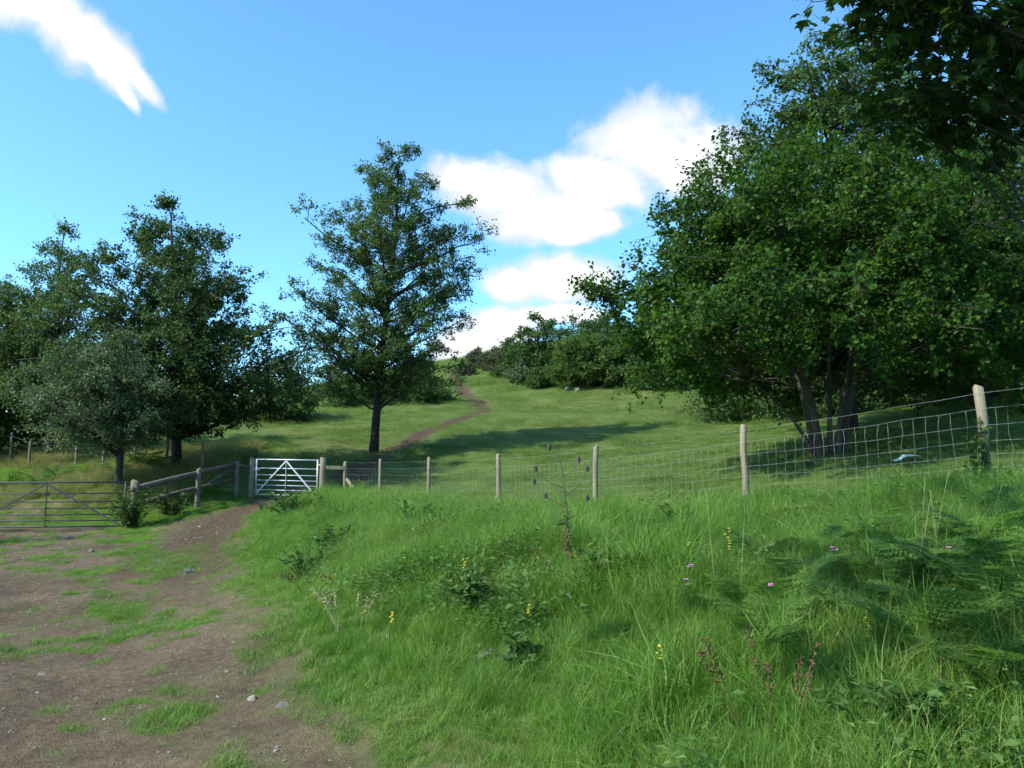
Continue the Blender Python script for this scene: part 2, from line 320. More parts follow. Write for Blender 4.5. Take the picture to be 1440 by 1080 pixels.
def dirtmask(x, y):
    """1 bare earth, 0 grass; second: how red and churned; third: dry and yellow"""
    d, s = pl_dist(x, y, TOE)
    n = fbm(x * 1.3, y * 1.3, 40, 4); n2 = fbm(x * 5, y * 5, 50, 3); n3 = fbm(x * .35, y * .35, 60, 3)
    left = np.where(s < 0, d, -d)                               # metres left of the bank's toe
    bare = np.clip(left / .55 + (n - .5) * 2.6 + (n2 - .5) * 1.2, 0, 1)
    bare = np.where(y > 25.2, 0, bare)
    ax, ay = -5.6 - (y - 12) * .5, 13.0                         # grass between the track and the way to the gate
    g = 1.1 - np.hypot((x - ax) / 1.0, (y - ay) / 5.6)
    g = np.clip(g * 1.2 + (n - .5) * 3.4 + (n2 - .5) * 2.0 - .3, 0, 1)
    tuft = np.clip((n2 - .66) * 6 + (n - .55) * 3 + (n2 - .5) * 2, 0, 1) * np.clip((left < 6), 0, 1)
    bare = bare * (1 - g) * (1 - .85 * tuft)
    lg = np.clip((y - 20.3) / .8, 0, 1) * (x < -9.2)              # beyond the far gate: worn grass
    bare = bare * (1 - lg) + lg * np.clip(1.2 - np.abs(x + 13.2 + (y - 20) * .35) / 1.6 + (n - .5) * 2, 0, 1) * np.clip((27 - y) / 4, 0, 1) * .7
    rail = np.clip((x + 10.2 + .2 * (25 - y) * 0) / .5, 0, 1)
    verge = np.clip(1 - np.abs(x + 8.9 - (y - 22.5) * .2) / .9, 0, 1) * (y > 19.3) * (y < 25.5)
    bare = bare * (1 - np.clip(verge * 1.6 + (n - .5), 0, 1))
    bare = np.maximum(bare, np.clip((1.25 - np.abs(left - .95) / .85) * 1.5 + (n - .5) * 1.6 + (n2 - .5), 0, 1) * np.clip((y - 11) / 3, 0, 1) * (y < 24.6))
    pd, _ = pl_dist(x, y, PATH)
    wd = np.where(y < 32, .5 + .75 * np.clip((31 - y) / 6, 0, 1), .45 + .006 * (y - 32))
    p = np.clip((1.25 - pd / wd) * 1.6 + (n - .5) * 2.2 + (n2 - .5) * .8, 0, 1) * (y > 23)
    bare = np.maximum(bare, p)
    red = np.maximum(p, np.clip(1.2 - np.abs(left - 1.0) / 1.3, 0, 1) * np.clip((y - 9) / 4, 0, 1) * (left > 0))
    dry = np.clip((n3 - .45) * 3, 0, 1) * np.clip((y - 26) / 10, 0, 1) * .6
    dry = np.maximum(dry, np.clip((-x - 10.5) / 2, 0, 1) * np.clip((y - 21) / 2, 0, 1) * np.clip((30 - y) / 4, 0, 1))
    scr = np.clip(1 - np.hypot((x + .1) / 1.1, (y - 6.6) / .5), 0, 1)   # a scraped patch low on the bank
    bare = np.maximum(bare, np.clip(scr * 1.2 + (n2 - .5) * 2 - .1, 0, 1) * (scr > 0)); dry = np.maximum(dry, scr)
    return bare, red, dry
def axis_pts(lo, hi, fn):
    a = [lo]
    while a[-1] < hi: a.append(a[-1] + fn(a[-1]))
    return np.array(a)
gy = axis_pts(-14, 150, lambda t: .3 if t < 1 else max(.07, .0115 * abs(t)))
gx = axis_pts(-85, 85, lambda t: max(.085, .02 * (abs(t) - 3)))
GX, GY = np.meshgrid(gx, gy); GZ = height(GX, GY)
GZ = np.where(GY > 105, GZ - ((GY - 105) / 45) ** 2 * 8, GZ)
b_, r_, d_ = dirtmask(GX, GY)
idx = np.arange(GX.size).reshape(GX.shape)
quads = np.stack([idx[:-1, :-1], idx[:-1, 1:], idx[1:, 1:], idx[1:, :-1]], -1).reshape(-1, 4)
def ground_mat():
    m, nt, N, L, out = newmat('ground')
    a = N.new('ShaderNodeAttribute'); a.attribute_name = 'mask'; s = N.new('ShaderNodeSeparateXYZ'); L.new(a.outputs['Vector'], s.inputs[0])
    n1 = noise(N, L, .8, 6, .65); n2 = noise(N, L, 14, 6, .7); n3 = noise(N, L, 60, 4, .7); n0 = noise(N, L, 3.2, 6, .7)
    gcol = ramp(N, L, n0, [(.25, (.058, .100, .020)), (.5, (.085, .138, .028)), (.75, (.125, .170, .042))])
    dryc = ramp(N, L, n2, [(.3, (.12, .135, .04)), (.7, (.23, .20, .085))])
    gcol = mixc(N, L, s.outputs[2], gcol, dryc)
    dcol = ramp(N, L, n2, [(.25, (.082, .059, .036)), (.5, (.160, .120, .076)), (.72, (.230, .180, .120)), (.85, (.31, .26, .185))])
    dk = ramp(N, L, n1, [(.35, (.62, .60, .58)), (.65, (1.1, 1.08, 1.05))])
    mm = N.new('ShaderNodeMix'); mm.data_type = 'RGBA'; mm.blend_type = 'MULTIPLY'; mm.inputs['Factor'].default_value = 1
    L.new(dcol, mm.inputs['A']); L.new(dk, mm.inputs['B'])
    rcol = ramp(N, L, n2, [(.3, (.050, .033, .018)), (.7, (.125, .085, .048))])
    dcol = mixc(N, L, s.outputs[1], mm.outputs['Result'], rcol)
    col = mixc(N, L, s.outputs[0], gcol, dcol)
    p = N.new('ShaderNodeBsdfPrincipled'); L.new(col, p.inputs['Base Color']); p.inputs['Roughness'].default_value = .95; p.inputs['Specular IOR Level'].default_value = .15
    b = N.new('ShaderNodeBump'); b.inputs['Strength'].default_value = .8; b.inputs['Distance'].default_value = .05
    ad = N.new('ShaderNodeMath'); ad.operation = 'ADD'; L.new(n2, ad.inputs[0]); L.new(n3, ad.inputs[1])
    L.new(ad.outputs[0], b.inputs['Height']); L.new(b.outputs[0], p.inputs['Normal'])
    L.new(p.outputs[0], out.inputs[0]); return m
gme = mesh_np('ground', np.stack([GX, GY, GZ], -1).reshape(-1, 3), [quads], ground_mat(), True, {'mask': np.stack([b_, r_, d_], -1).reshape(-1, 3)})
tag(link('ground', gme), 'rising grass pasture, grassy bank and bare earth track', 'ground', kind='structure')
# ------------------------------------------------------------------ scatter of grass and pebbles (stuff nobody could count)
def collection(name, meshes):
    col = bpy.data.collections.new(name)
    for k, me in enumerate(meshes): col.objects.link(bpy.data.objects.new('%s_source_%02d' % (name, k), me))
    return col
def scatter(name, col, nvar, P, rot, scl, label, cat):
    me = mesh_np(name, P, [np.zeros((0, 3), int)], [], attr={'rot': rot, 'scl': scl}) if False else bpy.data.meshes.new(name)
    me.vertices.add(len(P)); me.vertices.foreach_set('co', np.asarray(P, np.float32).ravel())
    for k, a in (('rot', rot), ('scl', scl)):
        q = me.attributes.new(k, 'FLOAT_VECTOR', 'POINT'); q.data.foreach_set('vector', np.asarray(a, np.float32).ravel())
    q = me.attributes.new('idx', 'INT', 'POINT'); q.data.foreach_set('value', rng.integers(0, nvar, len(P)).astype(np.int32))
    o = link(name, me); tag(o, label, cat, kind='stuff')
    ng = bpy.data.node_groups.new(name, 'GeometryNodeTree')
    ng.interface.new_socket('Geometry', in_out='INPUT', socket_type='NodeSocketGeometry'); ng.interface.new_socket('Geometry', in_out='OUTPUT', socket_type='NodeSocketGeometry')
    N = ng.nodes; L = ng.links; gi = N.new('NodeGroupInput'); go = N.new('NodeGroupOutput')
    ci = N.new('GeometryNodeCollectionInfo'); ci.inputs['Collection'].default_value = col; ci.inputs['Separate Children'].default_value = True; ci.inputs['Reset Children'].default_value = True
    ip = N.new('GeometryNodeInstanceOnPoints'); ip.inputs['Pick Instance'].default_value = True
    def na(nm, t):
        n = N.new('GeometryNodeInputNamedAttribute'); n.data_type = t; n.inputs['Name'].default_value = nm; return n.outputs['Attribute']
    e = N.new('FunctionNodeEulerToRotation'); L.new(na('rot', 'FLOAT_VECTOR'), e.inputs[0])
    L.new(gi.outputs[0], ip.inputs['Points']); L.new(ci.outputs[0], ip.inputs['Instance']); L.new(na('idx', 'INT'), ip.inputs['Instance Index'])
    L.new(e.outputs[0], ip.inputs['Rotation']); L.new(na('scl', 'FLOAT_VECTOR'), ip.inputs['Scale']); L.new(ip.outputs[0], go.inputs[0])
    md = o.modifiers.new('scatter', 'NODES'); md.node_group = ng
    return o
def blades(n, rad, h, w, mat, name, lean=.55, seg=3, dry=.06):
    """a clump of n bent grass blades"""
    a = rng.uniform(0, 2 * math.pi, n); rr = rad * np.sqrt(rng.uniform(0, 1, n))
    base = np.stack([rr * np.cos(a), rr * np.sin(a), np.full(n, -.02)], -1)
    az = rng.uniform(0, 2 * math.pi, n); dr = np.stack([np.cos(az), np.sin(az), np.zeros(n)], -1); sd = np.stack([-np.sin(az), np.cos(az), np.zeros(n)], -1)
    H = h * rng.uniform(.45, 1.15, n); ln = lean * rng.uniform(.15, 1.6, n); ww = w * rng.uniform(.6, 1.3, n)
    V = []
    for k in range(seg + 1):
        s = k / seg; ctr = base + dr * (ln * H * s ** 2)[:, None] + np.array([0, 0, 1.]) * (H * (s - .35 * np.minimum(ln, 1.2) * s ** 2.5))[:, None]
        wk = ww * (1 - s ** 1.5) * .5
        if k < seg: V += [ctr - sd * wk[:, None], ctr + sd * wk[:, None]]
        else: V += [ctr]
    V = np.stack(V, 1); m = V.shape[1]; o = np.arange(n)[:, None] * m
    q = np.concatenate([o + np.array([2 * k, 2 * k + 1, 2 * k + 3, 2 * k + 2]) for k in range(seg - 1)]); t = o + np.array([m - 3, m - 2, m - 1])
    v = rng.uniform(0, .85, n); v = np.where(rng.uniform(0, 1, n) < dry, rng.uniform(.9, 1, n), v)
    return mesh_np(name, V.reshape(-1, 3), [q, t], mat, True, {'v': np.repeat(v, m)})
def spread(n, x0, x1, y0, y1, dens):
    x = rng.uniform(x0, x1, n); y = rng.uniform(y0, y1, n); k = rng.uniform(0, 1, n) < dens(x, y); return x[k], y[k]
def place(x, y, s, tilt=.12, zs=None):
    z = height(x, y); e = .15
    nx = -(height(x + e, y) - z) / e; ny = -(height(x, y + e) - z) / e
    rot = np.stack([-ny * .5 + rng.normal(0, tilt, len(x)), nx * .5 + rng.normal(0, tilt, len(x)), rng.uniform(0, 6.28, len(x))], -1)
    S = np.stack([s, s, s if zs is None else s * zs], -1)
    return np.stack([x, y, z], -1), rot, S
def bank(x, y):
    d, s = pl_dist(x, y, TOE); f, fs = pl_dist(x, y, FENCE)
    return np.where(s > 0, d, -d), np.where(fs < 0, f, -f)          # metres above the toe, metres on the road side of the fence
def visible(x, y, m=1.0): return (np.abs(x) < .70 * y + m) & (y > 2.0)
# long grass of the bank
gc = collection('bank_grass_clump', [blades(70, .16, .30, .0065, M['grass'], 'clump', .6) for k in range(6)] + [blades(60, .15, .38, .006, M['grass'], 'clump', 1.1, dry=.14) for k in range(4)] + [blades(26, .12, .52, .0035, M['grass'], 'clump', .5, dry=.55), blades(110, .18, .18, .007, M['grass'], 'clump', 1.2)])
def d_bank(x, y):
    t, f = bank(x, y); b = dirtmask(x, y)[0]
    return np.clip(t / .3 + .5, 0, 1) * (f > -.35) * (1 - b) * visible(x, y) * np.clip(1.25 - y / 24, .35, 1) * (y < 24.6)
x, y = spread(60000, -8, 9.5, 2, 24.6, d_bank)
t, f = bank(x, y)
s = (.42 + .58 * np.clip(t / 1.3, 0, 1)) * (.42 + 1.25 * fbm(x * 1.7, y * 1.7, 70, 3) ** 1.4) * rng.uniform(.75, 1.25, len(x)) * np.where(f < .3, .75, 1)
scatter('grass', gc, 12, *place(x, y, s, .3), 'long lush grass covering the roadside bank', 'grass')
def herb(seed):
    r = np.random.default_rng(seed); n = 90; a = r.uniform(0, 6.28, n); q = .2 * np.sqrt(r.uniform(0, 1, n)); z = r.uniform(.03, .26, n) * (1.2 - q / .2)
    T_ = np.array([[0, 0, 0], [.45, .26, .05], [1, 0, -.12], [.45, -.26, .05]]); ax = nrm(np.stack([np.cos(a), np.sin(a), r.normal(.1, .3, n)], -1)); nn = np.array([0, 0, 1.]) + r.normal(0, .35, (n, 3))
    nn = nrm(nn - (nn * ax).sum(-1, keepdims=True) * ax); sd = np.cross(nn, ax); sz = r.uniform(.022, .055, n)
    V = np.stack([q * np.cos(a), q * np.sin(a), z], -1)[:, None] + sz[:, None, None] * (T_[None, :, :1] * ax[:, None] + T_[None, :, 1:2] * sd[:, None] + T_[None, :, 2:] * nn[:, None])
    return mesh_np('herb', V.reshape(-1, 3), [np.arange(n * 4).reshape(n, 4)], M['herb'], False, {'v': np.repeat(r.uniform(0, 1, n), 4)})
def d_herb(x, y): return d_bank(x, y) * np.clip((fbm(x * 1.1, y * 1.1, 120, 3) - .44) * 4, 0, 1) * np.clip(bank(x, y)[0] / .8 - .3, 0, 1)
x, y = spread(26000, -8, 9.5, 2, 24.6, d_herb)
scatter('leafy_ground_cover', collection('herb', [herb(k) for k in range(5)]), 5, *place(x, y, rng.uniform(.6, 1.6, len(x)), .25), 'low broad-leaved herbs mixed into the grass of the bank', 'weeds')
# short turf of the pasture
tc_ = collection('pasture_clump', [blades(60, .26, .085, .007, M['turf'], 'clump', .8, 2) for k in range(6)])
def d_turf(x, y):
    t, f = bank(x, y); b = dirtmask(x, y)[0]
    inside = np.where(x > -6, f < .25, (y > 25.6))
    return inside * (1 - b) * visible(x, y, 2) * np.clip((17 / np.maximum(y, 1)) ** 1.2, .06, 1) * (y > 5)
x, y = spread(330000, -44, 30, 5, 102, d_turf)
s = np.clip(y / 24, .8, 3.2) * rng.uniform(.7, 1.25, len(x)) * (.35 + 2.6 * fbm(x * .8, y * .8, 80, 4) ** 2.4)
scatter('pasture_grass', tc_, 6, *place(x, y, s, zs=np.clip(20 / np.maximum(y, 14), .4, 1.0)), 'short grazed grass of the hill pasture', 'grass')
# tufts on the earth track
def d_tuft(x, y):
    t, f = bank(x, y); b = dirtmask(x, y)[0]
    return (t < .25) * np.clip(1 - b * 1.25, 0, 1) * visible(x, y, 1) * (y < 25.3)
x, y = spread(70000, -15, 1, 3, 25.3, d_tuft)
s = rng.uniform(.3, .6, len(x)) * (.5 + .8 * fbm(x, y, 90, 3)) * np.where(x < -8.3, 1.25, 1)
scatter('track_grass', collection('track_grass_clump', [blades(55, .2, .15, .008, M['grass'], 'clump', .9, 3, .1) for k in range(4)]), 4, *place(x, y, s), 'low tufts of grass on the earth track', 'grass')
# dry tall growth on the slope past the far gate
def d_dry(x, y): return visible(x, y, 2) * (dirtmask(x, y)[0] < .5) * np.where(x < -9.6 - (y - 22) * .1, 1, 0) * np.clip((y - 21.5) / 2, 0, 1)
x, y = spread(14000, -26, -9, 20.6, 33, d_dry)
s = rng.uniform(.7, 1.5, len(x)) * np.clip((y - 20) / 5, .35, 1)
scatter('dry_grass', collection('dry_grass_clump', [blades(60, .2, .36, .010, M['drygrass'], 'clump', .6, 3, .25) for k in range(4)]), 4, *place(x, y, s), 'yellowing tall grass on the slope past the dark gate', 'grass')
# pebbles
def pebble(seed, name):
    r2 = np.random.default_rng(seed); import bmesh
    bm = bmesh.new(); bmesh.ops.create_icosphere(bm, subdivisions=1, radius=1)
    V = np.array([v.co[:] for v in bm.verts]); Fc = np.array([[v.index for v in f.verts] for f in bm.faces]); bm.free()
    V = V * (1 + r2.uniform(-.28, .28, (len(V), 1))) * np.array([1, r2.uniform(.6, .9), r2.uniform(.35, .6)])
    return mesh_np(name, V, [Fc], M['pebble'], False)
def d_peb(x, y): return (dirtmask(x, y)[0] > .45) * visible(x, y, .5) * np.clip(7 / np.maximum(y, 1), .15, 1) * (y < 22) * (.25 + 1.2 * (fbm(x * .6, y * .6, 33, 3) > .48))
x, y = spread(30000, -14, .8, 2.8, 22, d_peb)
s = np.minimum(np.exp(rng.normal(-5.0, .5, len(x))), .022) * np.clip(y / 9, 1, 1.4)
P_, r_o, S_ = place(x, y, s, .3)
scatter('gravel', collection('pebble', [pebble(k, 'pebble') for k in range(5)]), 5, P_, r_o, S_, 'loose gravel strewn over the earth track', 'gravel')
# ------------------------------------------------------------------ trees
LEAF = {'kite': (np.array([[0, 0, 0], [.5, .36, .06], [1, 0, -.08], [.5, -.36, .06]]), np.array([[0, 1, 2, 3]])),
        'round': (np.array([[0, 0, 0], [.3, .40, .07], [.75, .38, .05], [1.05, 0, -.10], [.75, -.38, .05], [.3, -.40, .07]]), np.array([[0, 1, 2, 3], [0, 3, 4, 5]])),
        'needle': (np.array([[0, 0, 0], [.5, .09, 0], [1, 0, 0], [.5, -.09, 0]]), np.array([[0, 1, 2, 3]])),
        'lobed': (np.array([[0, 0, 0], [.02, .22, .02], [.12, .58, -.06], [.33, .34, .05], [.62, .55, -.06], [.66, .20, .04], [1.05, 0, -.12],
                            [.66, -.20, .04], [.62, -.55, -.06], [.33, -.34, .05], [.12, -.58, -.06], [.02, -.22, .02]]),
                  np.array([[0, 1, 2, 3], [0, 3, 4, 5], [0, 5, 6, 7], [0, 7, 8, 9], [0, 9, 10, 11]]))}
def leaf_mesh(name, pos, ax, nn, size, v, kind, mat):
    T, Fc = LEAF[kind]
    ax = nrm(ax); nn = nrm(nn - (nn * ax).sum(-1, keepdims=True) * ax); sd = np.cross(nn, ax)
    V = pos[:, None, :] + size[:, None, None] * (T[None, :, 0:1] * ax[:, None, :] + T[None, :, 1:2] * sd[:, None, :] + T[None, :, 2:3] * nn[:, None, :])
    Fa = (np.arange(len(pos))[:, None, None] * len(T) + Fc[None]).reshape(-1, Fc.shape[1])
    return mesh_np(name, V.reshape(-1, 3), [Fa], mat, False, {'v': np.repeat(v, len(T))})
def rdir(n, r): return nrm(r.normal(0, 1, (n, 3)))
def tree(name, label, cat, base, H, prof, leafmat, bark='bark', S=40, C=7, T=8, K=10, leaf=.08, kind='kite', trunk_r=.2, lean=(0, 0), cb=.15,
         rise=.45, stems=None, seed=1, group=None, sup_r=.55, twig=.45, inward=.42, extra=None, offset=(0, 0), droop=0., twigs=True, flat=.65, hollow=0, rough=1.):
    """trunk, limbs reaching to spaced centres in the crown's volume, branches, twigs and single leaves"""
    r = np.random.default_rng(seed); base = np.asarray(base, float)
    root = thing(name, label, cat, base, group)
    pt = np.array(sorted(prof)); ph = r.uniform(0, 6.28, 4)
    def rad(t, az): return np.interp(t, pt[:, 0], pt[:, 1]) * (1 + rough * (.16 * np.sin(2 * az + ph[0]) + .14 * np.sin(3 * az + 6 * t + ph[1]) + .12 * np.sin(5 * az - 13 * t + ph[2]) + .10 * np.sin(22 * t + 2 * az + ph[3])))
    def axis(t):
        t = np.asarray(t)[..., None]; return np.concatenate([lean[0] * t + .10 * H / 10 * np.sin(t * 7 + ph[3]) * t, lean[1] * t + .1 * H / 10 * np.cos(t * 6 + ph[0]) * t, t * H], -1)
    # centres of the boughs
    n0 = 3500; t = r.uniform(pt[0, 0], pt[-1, 0], n0); az = r.uniform(0, 6.28, n0)
    keep = r.uniform(0, 1, n0) < (np.interp(t, pt[:, 0], pt[:, 1]) / pt[:, 1].max()) ** 1.3 + .05
    t, az = t[keep], az[keep]; q = r.uniform(0, 1, len(t)) ** inward
    rr = rad(t, az) * np.clip(q, 0, 1) * .92
    if hollow:
        ok = (rr > hollow) | (t > .48) ; t, az, rr = t[ok], az[ok], rr[ok]
    off = np.array([offset[0], offset[1], 0])
    Cn = axis(t) + off + np.stack([rr * np.cos(az), rr * np.sin(az), np.zeros(len(t))], -1)
    sel = [int(r.integers(len(t)))]; dm = np.linalg.norm(Cn - Cn[sel[0]], axis=1)
    for k in range(S - 1):
        j = int(np.argmax(dm * r.uniform(.75, 1, len(dm)))); sel.append(j); dm = np.minimum(dm, np.linalg.norm(Cn - Cn[j], axis=1))
    Sp = Cn[sel]; st = t[sel]
    mb = MB()
    if stems is None:
        tt = np.linspace(0, .96, 14); tp = axis(tt); rt = trunk_r * (1 - tt) ** .85 + .012
        rt[0] *= 1.25; rt[1] *= 1.04
        tp[0, 2] = -.25
        mb.tube(tp, rt, 10)
        hd = np.hypot(Sp[:, 0] - axis(st)[:, 0], Sp[:, 1] - axis(st)[:, 1])
        za = np.clip(st - rise * hd / H, cb * .8, .93); A = axis(za); ra = np.interp(za, tt, rt)
    else:
        sb = []
        for (bx, by, tx, ty, tz, sr) in stems:
            p = bezier([[bx, by, -.2]], [[bx * .6 + tx * .25, by * .6 + ty * .25, tz * .55]], [[tx, ty, tz]], 12)[0]
            p += np.cumsum(r.normal(0, .018, p.shape), 0) * np.linspace(0, 1, 12)[:, None]
            mb.tube(p, np.linspace(sr, sr * .35, 12), 7); sb.append(p)
        sb = np.array(sb); A = np.empty_like(Sp); ra = np.full(len(Sp), .03)
        for k, p in enumerate(Sp):
            lim = np.maximum(p[2] - rise * .6 * np.hypot(p[0], p[1]), cb * H)
            d = np.linalg.norm(sb - p, axis=-1) + 4 * np.maximum(sb[..., 2] - lim, 0); i, j = np.unravel_index(np.argmin(d), d.shape); A[k] = sb[i, j]
    ln = np.linalg.norm(Sp - A, axis=1)
    mid = A * .5 + Sp * .5 + np.stack([np.zeros(S), np.zeros(S), (.10 - droop) * ln], -1) + r.normal(0, .09, (S, 3)) * ln[:, None]
    LB = bezier(A, mid, Sp, 9); LB[:, 1:-1] += np.cumsum(r.normal(0, .03, (S, 7, 3)), 1) * ln[:, None, None] * .5; r0 = np.minimum(.007 + .010 * ln, ra * .6)
    mb.add(*tubes(LB, r0[:, None] * np.linspace(1, .3, 9)[None], 6))
    # sprays round each centre
    n1 = S * C; own = np.repeat(np.arange(S), C)
    sc_ = sup_r * np.interp(st, [0, .75, 1], [1.1, 1, .6])
    lo = .75 if hollow else .45
    kb = np.clip(np.round((1 - (1 - lo) * r.uniform(0, 1, n1) ** 1.4) * 8).astype(int), 0, 8)
    Cl = LB[own, kb] + np.clip(r.normal(0, 1, (n1, 3)), -1.5, 1.5) * sc_[own][:, None] * np.array([1, 1, flat])
    ii = np.clip(kb - r.integers(0, 3, n1), 1, 8); B0 = LB[own, ii]
    dl = np.linalg.norm(Cl - B0, axis=1)
    BB = bezier(B0, (B0 + Cl) / 2 + r.normal(0, .1, (n1, 3)) * dl[:, None] + np.array([0, 0, .06]), Cl, 5)
    mb.add(*tubes(BB, (.003 + .005 * dl)[:, None] * np.linspace(1, .45, 5)[None], 4))
    n2 = n1 * T; o2 = np.repeat(np.arange(n1), T)
    out = nrm(Cl - (axis(st)[own] + off) * np.array([1, 1, .85]))
    D = nrm(rdir(n2, r) * np.array([1, 1, .7]) + .45 * out[o2] + np.array([0, 0, .12 - droop])); tl = twig * r.uniform(.45, 1.35, n2)
    k0 = np.clip((r.uniform(.45, 1, n2) * 4).astype(int), 0, 4); T0 = BB[o2, k0]
    T1 = T0 + D * tl[:, None]
    if twigs: mb.add(*tubes(np.stack([T0, T1], 1), np.array([[.005, .002]]), 3))
    if extra: 
        for p, rr_ in extra: mb.tube(p, rr_, 7)
    mb.build('trunk', M[bark], root, True)
    n3 = n2 * K; o3 = np.repeat(np.arange(n2), K)
    s = r.uniform(.15, 1.05, n3)[:, None]
    P = T0[o3] * (1 - s) + T1[o3] * s + r.normal(0, .035 + leaf * .25, (n3, 3))
    nn = np.array([0, 0, .75]) + r.normal(0, .55, (n3, 3)) + .35 * out[o2][o3]
    ax = D[o3] * .6 + r.normal(0, .6, (n3, 3)) + np.array([0, 0, -.25])
    cv = r.uniform(0, 1, n1)
    v = np.clip(.45 * cv[o2][o3] + .55 * r.uniform(0, 1, n3), 0, 1)
    link('crown', leaf_mesh('crown', P, ax, nn, leaf * r.uniform(.65, 1.3, n3), v, kind, M[leafmat]), root)
    return root
def on(x, y, dz=0): return (x, y, hz(x, y) + dz)
# the alder alone by the path
p = G(525, 637)
tree('alder_tree', 'tall slender alder with a bare dark trunk beside the brown hill path', 'tree', p, 13.5, [(.19, 1.7), (.27, 3.0), (.42, 3.6), (.58, 3.4), (.7, 3.3), (.8, 2.8), (.89, 2.0), (.96, 1.0), (1, .3)], 'alder',
     S=125, C=8, T=8, K=10, leaf=.10, rough=1.4, trunk_r=.17, lean=(1.0, 0), cb=.16, seed=3, sup_r=.46, twig=.36, rise=.6, inward=.62, flat=.85)
# trees by the rail fence
p = np.array(on(-11.7, 27))
tree('oak_tree', 'broad dark green oak with a straight trunk behind the rail fence', 'tree', p, 9.7, [(.19, 3.0), (.25, 3.9), (.34, 4.2), (.48, 4.0), (.64, 3.3), (.8, 2.3), (.9, 1.5), (1, .4)], 'oak',
     S=150, C=8, T=8, K=10, leaf=.105, trunk_r=.16, cb=.14, seed=8, sup_r=.48, twig=.36, offset=(-.1, 0), lean=(-.6, 0), inward=.55, rise=.75, flat=.85, rough=1.3)
p = np.array(on(-18.9, 31.5))
tree('slender_tree', 'sparse slender tree with thin see-through top standing beyond the oak and the wire slope fence', 'tree', p, 9.8, [(.2, 2.0), (.32, 2.9), (.5, 2.9), (.7, 2.2), (.85, 1.4), (1, .2)], 'alder',
     S=84, C=7, T=7, K=10, leaf=.10, trunk_r=.14, cb=.14, seed=15, sup_r=.42, twig=.38, inward=.6, rise=.8, flat=.85)
p = np.array(on(-12.0, 23.6))
tree('whitebeam_tree', 'low pale grey-green tree with small crooked trunk in front of the oak', 'tree', p, 4.6, [(.34, 1.5), (.44, 2.3), (.6, 2.2), (.8, 1.5), (1, .3)], 'pale',
     S=52, C=8, T=7, K=10, leaf=.08, trunk_r=.10, cb=.25, seed=21, sup_r=.4, twig=.36, offset=(-.5, 0))
p = np.array(on(-22, 33))
tree('shady_tree', 'dark dense hedge tree at the far end of the slope past the metal gate', 'tree', p, 7.2, [(.1, 3.0), (.3, 3.8), (.6, 3.3), (.85, 1.9), (1, .4)], 'bushy',
     S=70, C=8, T=7, K=9, leaf=.14, trunk_r=.2, cb=.1, seed=25, sup_r=.6)
p = np.array(on(-17.5, 13.5))
tree('hedge_tree', 'roadside hedge tree standing beside the track before the dark gate', 'tree', p, 7.5, [(.15, 2.4), (.35, 3.1), (.65, 2.8), (1, .4)], 'bushy', S=34, C=7, T=6, K=8, leaf=.13, trunk_r=.18, seed=27, sup_r=.6, twigs=False)
# the many-stemmed hazel inside the fence
p = G(1165, 642); r9 = np.random.default_rng(5); st_ = []
for k in range(10):
    a = k * .628 + r9.uniform(-.2, .2); q = r9.uniform(.7, 2.0); st_.append((.30 * math.cos(a), .26 * math.sin(a), q * math.cos(a), q * math.sin(a), r9.uniform(2.8, 4.6), r9.uniform(.055, .10)))
st_.append((-.30, -.05, -1.75, -.3, 1.75, .055))
tree('hazel_tree', 'spreading many-stemmed leafy tree just inside the wire fence', 'tree', p, 6.9, [(.25, 4.6), (.30, 5.2), (.40, 5.3), (.52, 4.9), (.66, 4.3), (.8, 3.5), (.9, 2.5), (1, .6)], 'hazel', 'bark_grey',
     S=210, C=7, T=8, K=12, leaf=.078, kind='round', hollow=3.3, stems=st_, cb=.25, seed=31, sup_r=.5, twig=.4, inward=.33, offset=(.0, .2), rise=.5, rough=.7)
# wood along the right side of the pasture
tree('ash_tree', 'tall tree rising behind the many-stemmed tree', 'tree', on(10.3, 23.5), 12.3, [(.2, 3.4), (.4, 4.3), (.6, 4.2), (.78, 3.6), (.9, 2.6), (1, .8)], 'bushy', S=140, C=8, T=7, K=9, leaf=.13, trunk_r=.24, seed=35, sup_r=.6, twig=.5)
tree('wood_tree', 'dense dark tree at the edge of the shady wood', 'tree', on(16.2, 26.5), 11.8, [(.08, 3.4), (.3, 4.6), (.6, 4.2), (.85, 2.4), (1, .5)], 'oak', S=95, C=8, T=7, K=9, leaf=.16, trunk_r=.25, seed=37, sup_r=.7, twig=.5)
tree('wood_tree', 'broad dark tree deep in the shady wood behind the pasture', 'tree', on(15.0, 37), 9.0, [(.04, 4.2), (.3, 5.0), (.6, 4.2), (.85, 2.4), (1, .5)], 'oak', S=75, C=8, T=6, K=9, leaf=.2, trunk_r=.22, seed=39, sup_r=.8, twig=.5, twigs=False)
tree('wood_tree', 'low dark tree between the wood and the hill hedge', 'tree', on(22.5, 36), 9.5, [(.04, 4.2), (.3, 5.0), (.6, 4.2), (.85, 2.4), (1, .5)], 'oak', S=75, C=8, T=6, K=9, leaf=.2, trunk_r=.22, seed=41, sup_r=.8, twig=.5, twigs=False)
tree('pine_tree', 'bluish pine with airy top standing in the wood', 'tree', on(21.5, 31), 16, [(.3, 2.6), (.5, 3.0), (.7, 2.6), (.88, 1.6), (1, .3)], 'pine', S=50, C=6, T=8, K=16, leaf=.15, kind='needle', trunk_r=.24, seed=43, sup_r=.5, twig=.4)
tree('young_tree', 'thin young tree with bright yellow-green leaves at the edge of the wood', 'tree', on(14.6, 21.3), 3.6, [(.1, .9), (.35, 1.25), (.7, 1.1), (1, .3)], 'lime', S=22, C=6, T=6, K=9, leaf=.10, kind='round', trunk_r=.06, seed=45, sup_r=.35, twig=.35)
